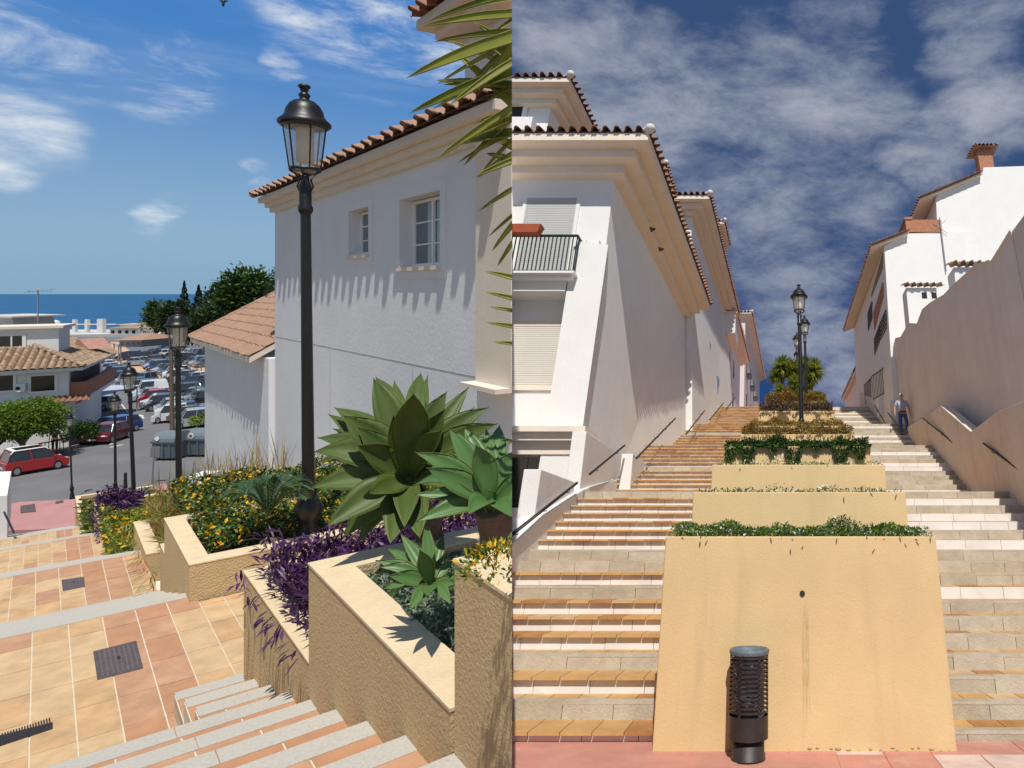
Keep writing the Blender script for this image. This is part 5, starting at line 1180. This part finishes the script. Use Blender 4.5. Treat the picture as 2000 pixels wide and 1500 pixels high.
for X0, X1, Y0, Y1 in ((61, 107, 735, 765), (-20, 26, 735, 765)):
    u1, u0 = uX(X0), uX(X1); z0, z1 = zf(X0, Y1), zf(X0, Y0); fr = MB()
    for a, b, c, d in ((u0-.15, u0, z0-.15, z1+.15), (u1, u1+.15, z0-.15, z1+.15), (u0, u1, z1, z1+.15), (u0, u1, z0-.15, z0)): bbox(fr, a, b, -.08, .0, c, d)
    w_ = part(bl, 'window', fr, winframe); gl = MB(); bbox(gl, u0, u1, -.03, -.005, z0, z1); part(bl, 'pane', gl, darkpane, parent=w_)
u1, u0 = uX(39), uX(77)
fr = MB(); gl = MB(); off = 2.1; z0, z1 = bz(683)+.2, bz(660)+.3
bbox(fr, u0+1.1, u1+1.6, off, 2.19, z0, z1); w_ = part(bl, 'window', fr, winframe)
bbox(gl, u0+1.3, (u0+u1)/2+1.3, off-.03, off-.001, z0+.12, z1-.12); bbox(gl, (u0+u1)/2+1.4, u1+1.45, off-.03, off-.001, z0+.12, z1-.12); part(bl, 'pane', gl, darkpane, parent=w_)
bc_ = MB(); zb0, zb1 = bz(785), bz(760); bbox(bc_, -1.0, 0, .2, 12.5, zb0, zb0+.3); w_ = part(bl, 'balcony', bc_, white)
bc_ = MB(); bbox(bc_, -.95, -.78, .3, 12.4, zb0+.3, zb0+1.5); bbox(bc_, -.78, -.001, .3, .48, zb0+.3, zb0+1.5); part(bl, 'balcony_wall', bc_, brick, parent=w_)
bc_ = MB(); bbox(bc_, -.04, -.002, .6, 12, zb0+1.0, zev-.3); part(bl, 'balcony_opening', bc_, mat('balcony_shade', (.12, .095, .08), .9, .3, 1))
bc_ = MB(); tiles(bc_, BP(1.2, -.6, zb0+.1), fe, fs_*.8+UP*.5, 2.4, .7, .3, .1); part(bl, 'canopy', bc_, tile1)
bc_ = MB(); bbox(bc_, -.03, -.001, 2.5, 6, ZR+3.6, zb0-.6); part(bl, 'ground_floor_window', bc_, darkpane)
ac = Root('air_conditioner', 'white air conditioning unit on the wall between the two dark windows', 'air conditioner', BP(uX(42), -.4, zf(42, 765)), 'L'); b = MB(); u1, u0 = uX(32), uX(52); bbox(b, u0, u1, -.45, -.1, zf(40, 764), zf(40, 749)); part(ac, 'casing', b, winframe)
b = MB(); cc = BP((u0+u1)/2+.1, -.47, zf(40, 757)); b.tube([cc, cc+fs_*.06], .13, 14); part(ac, 'fan', b, dark)
m = MB(); c = LP(107, 646, 58); m.lathe([(.46, 0), (.45, .5), (.34, .85), (.18, 1.0), (0, 1.02)], 18, c=(c.x, c.y)); m.v = [v+UP*c.z if True else v for v in m.v]; single('roof_dome', m, stone, 'rounded white dome on the flat roof of the corner building', 'dome', base=c)
m = MB(); c = BP(2.9, 7, bz(650)); m.tube([c, c+UP*3.4], .05, 6); 
for k in range(6): m.tube([c+UP*3.3+fe*(k*.25-.5)-fs_*.35, c+UP*(3.3+.0)+fe*(k*.25-.5)+fs_*.35], .02, 4)
m.tube([c+UP*3.2-fe*.8, c+UP*3.5+fe*1.0], .03, 5); single('tv_aerial', m, metal, 'rooftop television aerial against the sea', 'antenna', base=c)
m = MB(); c = LP(-10, 640, 52); m.prism([LP(-60, 618, 52), LP(22, 620, 52), LP(30, 642, 52), LP(-60, 642, 52)], (0, 3, 0)); m.prism([LP(-60, 616, 51.5), LP(23, 618, 51.5), LP(23, 621, 51.5), LP(-60, 619, 51.5)], (0, 4, 0)); single('roof_hut', m, palegr, 'pale hut on the far roof at the left edge', 'roof hut', base=c)
m = MB(); b0_ = BP(-.1, 9.3, zev+1.0); m.hexa([b0_+Vector(v) for v in ((-.8, -1, 0), (.6, -1, 0), (.6, 1.0, 0), (-.8, 1.0, 0), (-.5, -1, .9), (-.3, -1, .9), (-.3, 1.0, .9), (-.5, 1.0, .9))]); single('brick_gable', m, mat('pink_tile', (.50, .27, .21), .9, .15, 3), 'small red tiled gable right of the dormer', 'gable', base=b0_)
# orange tree, railing, person, bushes beside it
tb_ = LG(47, 898, ZR); tree('orange_tree', 'round bright green tree in front of the corner building', tb_+Vector((.6, -.6, 0)), 1.5, (2.0, 2.6, 2.5), 14000, .20, [L_lime, L_dark, L_lime], tr=.22)
tree('orange_tree', 'second green tree cut by the left edge', LG(-12, 905, ZR), 1.2, (1.6, 2.4, 2.3), 8000, .20, [L_lime, L_dark, L_deep], tr=.22)
m = MB(); g0 = LG(58, 896, ZR); g1 = LG(124, 884, ZR); grille(m, g0, g1-g0, 1.0, 9, .025); single('railing', m, black, 'low black railing in the shade before the corner building', 'railing', base=LG(60, 905, ZR))
pp = LG(107, 880, ZR); ps2 = [((-.27, 0, 1.14), (-.28, -.03, .90), (-.10, 0, .50), (-.10, .02, .09), (-.10, -.12, .03)), ((.27, 0, 1.14), (.28, -.03, .90), (.10, -.03, .50), (.10, .02, .09), (.10, -.12, .03))]
person('person in dark clothes standing in the shade by the corner building', (pp.x, pp.y, ZR), 'L', 1.75, R_(40), (cloth, cloth, cloth), ps2)
m = MB(); bush(m, LG(160, 872, ZR)+UP*.6, (.8, 1.2, 1.3), 1800, .2, 0, 2); single('dark_bush', m, [L_deep, L_dark], 'dark bush beside the parked dark red car', 'bush', base=LG(172, 872, ZR))
m = MB(); c = LG(185, 812, ZR); m.hexa([c+Vector(v) for v in ((-4, -2, 2.2), (2.5, -2, 2.2), (2.0, 2.5, 2.6), (-4, 2.5, 2.6), (-4, -2, 2.25), (2.5, -2, 2.25), (2.0, 2.5, 2.65), (-4, 2.5, 2.65))])
for dx, dy in ((-3.5, -1.8), (2.3, -1.8), (1.8, 2.3)): m.tube([c+Vector((dx, dy, 0)), c+Vector((dx, dy, 2.3))], .05, 6)
single('awning', m, mat('grey_awning', (.42, .46, .52), .8, .05, 3), 'grey canvas awning right of the corner building', 'awning', base=c)

# ------------------------------------------------------------------ cars
CARCOL = {'red': (.36, .012, .018), 'darkred': (.13, .010, .022), 'blue': (.02, .05, .22), 'white': (.74, .74, .73), 'silver': (.42, .43, .45), 'black': (.016, .017, .020), 'navy': (.022, .032, .065), 'grey': (.13, .14, .15), 'paleblue': (.30, .37, .42)}
carmat = {k: mat('car_paint_'+k, v, .28, .04, 2, spec=.6, coat=.6) for k, v in CARCOL.items()}
carroof = mat('car_roof_black', (.02, .02, .022), .2, .1, 2, coat=.6)
protos = {}
def make_car(col, kind='hatch'):
    r = Root('parked_car', 'x', 'car', (0, 0, 0), 'L', local=True, group='cars in the car park'); Lc, Wc = {'hatch': 3.95, 'van': 4.9, 'mpv': 4.2, 'sedan': 4.5}[kind], 1.76
    Hc = {'hatch': 1.46, 'van': 1.95, 'mpv': 1.64, 'sedan': 1.42}[kind]; hl = Lc/2; belt = .90 if kind != 'van' else 1.05
    nose_ = {'hatch': .78, 'van': .85, 'mpv': .85, 'sedan': 1.05}[kind]; tail = {'hatch': .12, 'van': .05, 'mpv': .12, 'sedan': .75}[kind]
    lowp = [(-hl, .32), (-hl-.0, .62), (-hl+.10, .70), (-hl+nose_, belt), (hl-tail, belt+.03), (hl-.03, .82), (hl, .45), (hl-.05, .28), (-hl+.08, .24)]
    b = MB(); sec = []
    for yy, ins in ((-Wc/2, .03), (-Wc/2+.08, 0), (Wc/2-.08, 0), (Wc/2, .03)):
        sec.append([(x*(1-ins*.6), yy, z-(.04 if ins and z > .6 else 0)) for x, z in lowp])
    n = len(lowp); vs = [v for s_ in sec for v in s_]
    b.add(vs, [(a*n+k, a*n+(k+1) % n, (a+1)*n+(k+1) % n, (a+1)*n+k) for a in range(3) for k in range(n)]+[list(range(n)), list(range(3*n, 4*n))[::-1]], 0)
    x0, x1 = -hl+nose_+.02, hl-tail-.02; xr0, xr1 = x0+(.55 if kind != 'van' else .42), x1-(.28 if kind != 'sedan' else .5)
    wi = Wc/2-.05; wt = Wc/2-.20
    b.hexa([(xr0, -wt, Hc-.06), (xr0, wt, Hc-.06), (xr1, wt, Hc-.05), (xr1, -wt, Hc-.05), (xr0+.10, -wt+.05, Hc), (xr0+.10, wt-.05, Hc), (xr1-.1, wt-.05, Hc-.01), (xr1-.1, -wt+.05, Hc-.01)], 0)
    for s_ in (-1, 1):
        for xa, xb in ((x0, xr0), (x1, xr1), ((x0+x1)/2-.02, (xr0+xr1)/2-.02)): b.tube([(xa, s_*wi, belt), (xb, s_*wt, Hc-.05)], .045, 5)
    if kind == 'van': b.hexa([(.4, -wi, belt), (.4, wi, belt), (x1, wi, belt), (x1, -wi, belt), (.4, -wt, Hc-.06), (.4, wt, Hc-.06), (xr1, wt, Hc-.06), (xr1, -wt, Hc-.06)], 0)
    body = part(r, 'body', b, carmat[col], bevel=.03)
    g_ = MB(); e = .015; xe = x1 if kind != 'van' else .42; xre = xr1 if kind != 'van' else .42
    g_.hexa([(x0, -wi+e, belt-.02), (x0, wi-e, belt-.02), (xe, wi-e, belt-.02), (xe, -wi+e, belt-.02), (xr0, -wt+e, Hc-.07), (xr0, wt-e, Hc-.07), (xre, wt-e, Hc-.07), (xre, -wt+e, Hc-.07)]); part(r, 'windows', g_, mat('car_glass', (.03, .036, .042), .07, .1, 2, spec=.9))
    for sx in (-hl+.78, hl-.72):
        for sy in (-1, 1):
            w_ = MB(); w_.tube([(sx, sy*(Wc/2-.20), .31), (sx, sy*(Wc/2+.015), .31)], .315, 18); w1 = part(r, 'wheel', w_, rubber)
            w_ = MB(); w_.tube([(sx, sy*(Wc/2+.016), .31), (sx, sy*(Wc/2+.028), .31)], .20, 14); part(r, 'rim', w_, alloy, parent=w1)
    for s_ in (-1, 1): h_ = MB(); h_.ball((-hl+.13, s_*(Wc/2-.25), .66), (.12, .17, .075), 8); part(r, 'headlight', h_, headl)
    for s_ in (-1, 1): h_ = MB(); h_.ball((hl-.03, s_*(Wc/2-.16), .80), (.05, .12, .12), 8); part(r, 'tail_light', h_, taill)
    pl = MB(); pl.box((hl-.005, -.26, .44), (hl+.012, .26, .55)); part(r, 'number_plate', pl, winframe); pl = MB(); pl.box((-hl-.015, -.26, .38), (-hl+.002, .26, .49)); part(r, 'number_plate', pl, winframe)
    for s_ in (-1, 1): h_ = MB(); h_.ball((x0+.15, s_*(Wc/2+.06), belt+.06), (.06, .10, .07), 8); part(r, 'mirror', h_, carmat[col])
    return r.o
carused = set()
def car(X, Y, col, kind='hatch', ang=225, label=None, sx=.62, s=1.0, cat=None):
    key = (col, kind)
    if key not in protos: protos[key] = make_car(col, kind); o = protos[key]
    else: o = copy_tree(protos[key])
    p = LG(X, Y, ZR+.016); put(o, Matrix.Translation(p) @ Matrix.Rotation(R_(ang-180), 4, 'Z') @ Matrix.Diagonal((sx*s, s*1.12, s, 1)), label)
    if cat: o['category'] = cat
    return o
o = car(66, 919, 'red', 'mpv', 62, 'red car with black and white roof parked in front of the corner building', .68, 1.0)
if o:
    ch = [c for c in o.children if c.name.startswith('body')][0]; rf_ = MB()
    rf_.hexa([(-.45, -.60, 1.63), (-.45, .60, 1.63), (1.35, .60, 1.64), (1.35, -.60, 1.64), (-.40, -.56, 1.655), (-.40, .56, 1.655), (1.3, .56, 1.66), (1.3, -.56, 1.66)], 0)
    rl_ = MB()
    for s_ in (-1, 1): rl_.tube([(-.75, s_*.70, 1.48), (-.5, s_*.66, 1.64), (1.5, s_*.66, 1.65), (1.75, s_*.72, 1.45)], .045, 6, 0)
    rl_.box((1.32, -.66, 1.62), (1.62, .66, 1.67), 0)
    me = new_mesh('roof', rf_, [carroof, winframe]); ro = bpy.data.objects.new('roof', me); C.objects.link(ro); ro.parent = o; ro['label'] = 'black glass roof panel'; me = new_mesh('roof_rails', rl_, [winframe]); ro = bpy.data.objects.new('roof_rails', me); C.objects.link(ro); ro.parent = o; ro['label'] = 'white roof edges'
car(206, 862, 'darkred', 'hatch', 285, 'dark red car parked nose out beside the dark bush', .72)
car(224, 846, 'blue', 'hatch', 262, 'bright blue car behind the dark red car', .72)
car(196, 800, 'silver', 'hatch', 200, 'silver car parked behind the corner building, beside the awning', .62)
car(184, 783, 'white', 'hatch', 205, 'white car just behind the silver one near the corner building', .62)
row1 = [(193, 716, 'red'), (202, 715, 'white'), (203, 721, 'white'), (211, 727, 'silver'), (220, 732, 'navy'), (228, 738, 'grey'), (236, 744, 'navy'), (247, 752, 'silver'), (262, 760, 'navy'), (270, 764, 'black'), (294, 775, 'white'), (292, 781, 'silver'), (301, 786, 'red'), (309, 795, 'white'), (318, 799, 'navy'), (333, 805, 'silver'), (340, 812, 'white'), (352, 818, 'navy'), (376, 833, 'silver')]
names = ['half hidden behind the roof corner', 'topmost of the roadside row', 'second from the top of the roadside row', 'fourth from the far end of the roadside row', 'fifth from the far end of the roadside row', 'sixth from the far end of the roadside row', 'before the third lamp, left side', 'just left of the third lamp', 'behind the third lamp', 'beside the white van', 'white van', 'directly in front of the white van', 'bright among pale ones', 'in front of the red one', 'between two white ones', 'left of the second lamp', 'low nosed, just left of the second lamp', 'behind the second lamp post', 'nearest of the car park, at the edge of the annex']
for (X, Y, c_), nm in zip(row1, names):
    k = 'van' if nm == 'white van' else random.choice(('hatch', 'sedan', 'mpv'))
    lab = 'white van parked in the roadside row of cars' if k == 'van' else {'red': 'red', 'navy': 'dark blue'}.get(c_, c_)+' parked car, '+nm
    car(X, Y, c_, k, 225+random.uniform(-4, 4), lab, .62, cat='van' if k == 'van' else None)
rr = random.Random(11); cols = ['black', 'navy', 'grey', 'silver', 'white', 'navy', 'navy', 'paleblue', 'black', 'grey']
def carrow(X0, Y0, X1, Y1, n, ang, lab):
    for i in range(n):
        t = i/max(1, n-1); c_ = rr.choice(cols); car(X0+(X1-X0)*t+rr.uniform(-2, 2), Y0+(Y1-Y0)*t+rr.uniform(-.5, .5), c_, rr.choice(('hatch', 'sedan', 'mpv')), ang+rr.uniform(-6, 6), lab, .62)
far_lab = 'parked car in the crowded %s row of the car park'
carrow(262, 714, 300, 712, 5, 215, far_lab % 'row behind the third lamp, central'.replace('row ', ''))
carrow(247, 703, 292, 701, 6, 210, far_lab % 'dark upper left')
carrow(300, 697, 338, 696, 6, 240, far_lab % 'far dark middle')
carrow(342, 706, 400, 716, 7, 235, far_lab % 'far right pale')
carrow(298, 718, 345, 736, 8, 250, far_lab % 'dark diagonal central')
carrow(340, 741, 398, 752, 6, 220, far_lab % 'silver right middle')
carrow(366, 775, 400, 790, 4, 220, far_lab % 'white right lower')
carrow(383, 756, 400, 765, 2, 270, far_lab % 'single blue right')
carrow(277, 752, 330, 772, 3, 280, far_lab % 'dark upright, behind the white van')
carrow(320, 690, 400, 700, 9, 240, far_lab % 'farthest, under the trees')
carrow(336, 822, 398, 818, 3, 222, far_lab % 'second from the annex')

# recycling containers
def container(X0, X1, Yt, Yb, label, emblem):
    y = ZR*FPX/(CY-Yb); A = LP(X0, Yb, y); B = LP(X1, Yb, y); H = (Yb-Yt)/FPX*y; w_ = B.x-A.x; r = Root('recycling_container', label, 'waste container', A, 'L', group='grey recycling containers')
    b = MB(); z0 = ZR+.15; hb2 = H*.62; b.hexa([(A.x+.1, y, z0), (B.x-.1, y, z0), (B.x-.1, y+1.3, z0), (A.x+.1, y+1.3, z0), (A.x, y-.1, z0+hb2), (B.x, y-.1, z0+hb2), (B.x, y+1.4, z0+hb2), (A.x, y+1.4, z0+hb2)]); part(r, 'body', b, greenc, bevel=.05)
    b = MB(); vs = []; n = 9
    for x in (A.x+.02, B.x-.02):
        for k in range(n+1): t = math.pi*k/n; vs.append((x, y+.65-math.cos(t)*.76, z0+hb2+math.sin(t)*H*.33))
    b.add(vs, [(k, k+1, n+2+k, n+1+k) for k in range(n)]+[list(range(n+1)), list(range(n+1, 2*n+2))[::-1]]); part(r, 'lid', b, mat('container_lid', (.16, .20, .215), .45, .1, 3))
    b = MB()
    for f in (.2, .5, .8): x = A.x+w_*f; b.box((x-.04, y-.14, z0+.15), (x+.04, y-.06, z0+hb2)); 
    b.box((A.x-.04, y-.16, z0+hb2-.1), (B.x+.04, y-.1, z0+hb2+.02)); part(r, 'rib', b, greenc)
    b = MB(); cx_, cz_ = A.x+w_*.27, z0+hb2+H*.12; b.tube([(cx_, y-.16, cz_), (cx_, y-.13, cz_)], .20 if emblem else .16, 18); part(r, 'sticker', b, winframe)
    if emblem: b = MB(); b.ball((cx_-.06, y-.17, cz_+.03), (.07, .01, .07), 8); b.ball((cx_+.06, y-.17, cz_+.03), (.07, .01, .07), 8); b.prism([(cx_-.12, y-.17, cz_+.01), (cx_+.12, y-.17, cz_+.01), (cx_, y-.17, cz_-.12)], (0, -.01, 0)); part(r, 'heart_emblem', b, mat('heart_red', (.30, .03, .05), .5, .05, 3))
    b = MB()
    for f in (.15, .85): b.tube([(A.x+w_*f, y+.2, ZR+.09), (A.x+w_*f+.06, y+.2, ZR+.09)], .09, 10)
    part(r, 'wheel', b, rubber)
container(298, 343, 846, 900, 'left grey recycling container behind the road sign', False)
container(362, 416, 841, 893, 'right grey recycling container with a heart sticker, at the annex wall', True)
m = MB(); A = LG(297, 945, ZR); y = A.y; B = LP(301, 880, y); m.tube([A, B], .04, 6); m.tube([B-UP*.02, LP(300, 873, y)], .035, 6); m.prism([LP(294, 872, y), LP(312, 872, y), LP(311, 893, y), LP(293, 893, y)], (0, .04, 0), 1); single('road_sign', m, [metal, metal], 'back of a square grey road sign on a thin pole', 'road sign', base=A)
m = MB(); A = LG(245, 957, ZR); m.lathe([(0, 0), (.12, 0), (.10, .1), (.07, .9), (.09, .95), (.05, 1.1), (0, 1.12)], 12, c=(A.x, A.y)); m.v = [v+UP*A.z for v in m.v]; single('bollard', m, black, 'small black bollard on the kerb between two lamps', 'bollard', base=A)
m = MB(); A = LG(337, 862, ZR); m.tube([A, LP(334, 680, A.y)], [.16, .11], 8); single('wooden_pole', m, trunkm, 'brown utility pole just left of the second lamp', 'pole', base=A)

# pergola, flag poles, distant buildings, distant trees
pg = Root('pergola', 'white columned pergola on the terrace against the sea', 'pergola', LP(180, 655, 172), 'L')
for X in (144, 168, 196): p0 = LP(X-3, 658, 172); p1 = LP(X+2, 624, 172); part(pg, 'column', MB().box((p0.x, 172, p0.z), (p1.x, 172.8, p1.z)), stone)
p0 = LP(189, 658, 171); p1 = LP(200, 623, 171); part(pg, 'column', MB().box((p0.x, 171, p0.z), (p1.x, 172, p1.z)), stone)
p0 = LP(118, 634.5, 172); p1 = LP(224, 632.5, 172); part(pg, 'beam', MB().box((p0.x, 172.1, p0.z), (p1.x, 172.6, p1.z)), stone)
m = MB(); p0 = LP(130, 662, 170); p1 = LP(210, 651, 170); m.box((p0.x, 168, p0.z), (p1.x, 173, p1.z)); single('terrace_block', m, palegr, 'long low pale roof below the pergola', 'roof', base=p0)
for i, (X, Yt, Yb) in enumerate(((180, 664, 692), (189, 664, 700), (195, 665, 698), (203, 667, 703), (213, 668, 704), (223, 671, 706), (232, 673, 708), (236, 676, 712))):
    A = LG(X, Yb, ZR); m = MB(); m.tube([A, LP(X, Yt, A.y)], .09, 5); m.box((A.x-.6, A.y-.2, LP(X, Yt, A.y).z-.1), (A.x+.1, A.y+.2, LP(X, Yt, A.y).z)); single('plaza_lamp', m, metal, ['leftmost slim lamp pole of the plaza', 'second slim lamp pole from the left on the plaza', 'third slim lamp pole from the left on the plaza', 'fourth slim lamp pole on the plaza', 'fifth slim lamp pole on the plaza', 'sixth slim lamp pole on the plaza', 'seventh slim lamp pole on the plaza', 'rightmost slim lamp pole of the plaza'][i], 'lamp pole', base=A, group='slim lamp poles on the orange plaza')
for X, Yt, Yb in ((315, 718, 745), (371, 712, 755), (393, 705, 742), (383, 742, 792)):
    A = LG(X, Yb, ZR); m = MB(); m.tube([A, LP(X, Yt, A.y)], .06, 5); single('car_park_lamp', m, metal, {315: 'thin lamp pole in the middle of the car park', 371: 'thin pole right of the second lamp, farther one', 393: 'thin pole at the right edge of the car park', 383: 'thin pole right of the second lamp, nearer one'}[X], 'lamp pole', base=A)
def fhouse(label, X0, X1, Ye, Yb, Yr, y, rm, wm, glass=False):
    a, b = LP(X0, Yb, y), LP(X1, Ye, y); r = Root('distant_building', label, 'building', a, 'L'); part(r, 'wall', MB().box((a.x, y, a.z), (b.x, y+9, b.z)), wm)
    xm = (a.x+b.x)/2; zr = LP(X0, Yr, y).z; m = MB(); m.add([(a.x-.5, y-.6, b.z), (b.x+.5, y-.6, b.z), (b.x+.5, y+9, b.z), (a.x-.5, y+9, b.z), (xm-.8, y+4, zr), (xm+.8, y+4, zr)], [(0, 1, 5, 4), (1, 2, 5), (2, 3, 4, 5), (3, 0, 4), (3, 2, 1, 0)]); part(r, 'roof', m, rm)
    w_ = MB(); n = 4
    for k in range(n): x = a.x+(b.x-a.x)*(k+.25)/n; w_.box((x, y-.05, a.z+(b.z-a.z)*.3), (x+(b.x-a.x)*.12, y-.01, a.z+(b.z-a.z)*.8))
    part(r, 'window', w_, pane if glass else dark)
fhouse('distant low house with an olive tiled roof and white columns', 214, 268, 641, 663, 636, 168, mat('olive_roof', (.33, .25, .15), .9, .2, .5), stone)
fhouse('kiosk with a bright orange roof and glass front beside the car park', 233, 276, 664, 692, 653, 133, tile2, mat('blue_glass_front', (.22, .25, .30), .4, .2, .3), True)
fhouse('small far house with an orange hip roof near the pines', 244, 270, 638, 646, 631, 180, tile2, white)
fhouse('white block just left of the far orange roof', 232, 246, 634, 642, 633, 182, palegr, white)
def ftree(label, X, Yt, Yb, wpx, y, kind='pine', n=2200):
    A = LP(X, Yb, y); A.z = max(A.z, ZR-1); top = LP(X, Yt, y).z; H = top-A.z; wd = wpx/FPX*y/2
    if kind == 'cypress':
        r = Root('cypress_tree', label, 'tree', A, 'L', group='dark trees beyond the car park'); part(r, 'trunk', MB().tube([A, A+UP*H*.9], [.3, .08], 6), trunkm); m = MB()
        for _ in range(n):
            t = random.random(); rad = wd*(1-t)**1.1*(.72+.28*math.sin(t*60+random.random()*2))*1.25; th = random.uniform(0, 6.28)
            d = Vector((math.cos(th), math.sin(th)*.8, random.uniform(-.1, .6))); m.leaf(A+Vector((math.cos(th)*rad*.75, math.sin(th)*rad*.75, H*(.05+t*.95))), d, wd*.26*(1.2-t), wd*.12, .3, random.randrange(2), 2, twist=random.uniform(-1, 1))
        part(r, 'crown', m, [L_deep, L_pine]); return
    tree('pine_tree', label, A, H*.15, (wd*.62, wd*.8, H*.86), n, wd*.16, [L_pine, L_deep, L_pine] if kind == 'pine' else [L_pine, L_dark], group='dark trees beyond the car park', tr=.35)
ftree('rounded pine, leftmost of the dark trees', 305, 598, 664, 60, 150, 'light', 3000)
ftree('pointed dark conifer, tallest of the pair behind the pines', 360, 548, 668, 44, 155, 'cypress', 2600)
ftree('second pointed conifer right of the tallest', 388, 556, 668, 50, 152, 'cypress', 2600)
ftree('thin conifer tip right of the pair', 412, 564, 668, 22, 151, 'cypress', 1500)
ftree('tiny conifer tip left of the pair', 328, 588, 668, 16, 149, 'cypress', 900)
ftree('low dark pine between the conifers and the annex', 345, 600, 672, 80, 145, 'pine', 3600)
ftree('broad umbrella pine rising behind the annex roof', 485, 550, 690, 130, 140, 'light', 7000)
ftree('dark pine between the conifers and the umbrella pine', 432, 572, 690, 80, 142, 'pine', 4500)
ftree('dark pine tip touching the big white house', 528, 537, 660, 40, 138, 'pine', 1500)
ftree('dark pine filling the gap above the annex eave', 400, 610, 700, 90, 128, 'pine', 3600)
m = MB(); bush(m, LG(403, 838, ZR)+UP*.5, (1.2, 1, .8), 400, .3, 0, 1); single('small_bush', m, [L_lime], 'light green shrub behind the right container', 'bush', base=LG(403, 838, ZR))
# birds
for X, Y, y, lab in ((436, 6, 20, 'small bird high in the blue sky'),):
    c = LP(X, Y, y); m = MB(); m.ball(c, (.04, .04, .12), 8); m.prism([c, c+Vector((.16, 0, .08)), c+Vector((.02, 0, .1))], (0, .02, 0)); m.prism([c, c+Vector((-.16, 0, .08)), c+Vector((-.02, 0, .1))], (0, .02, 0)); single('bird', m, darkmetal, lab, 'bird', base=c)
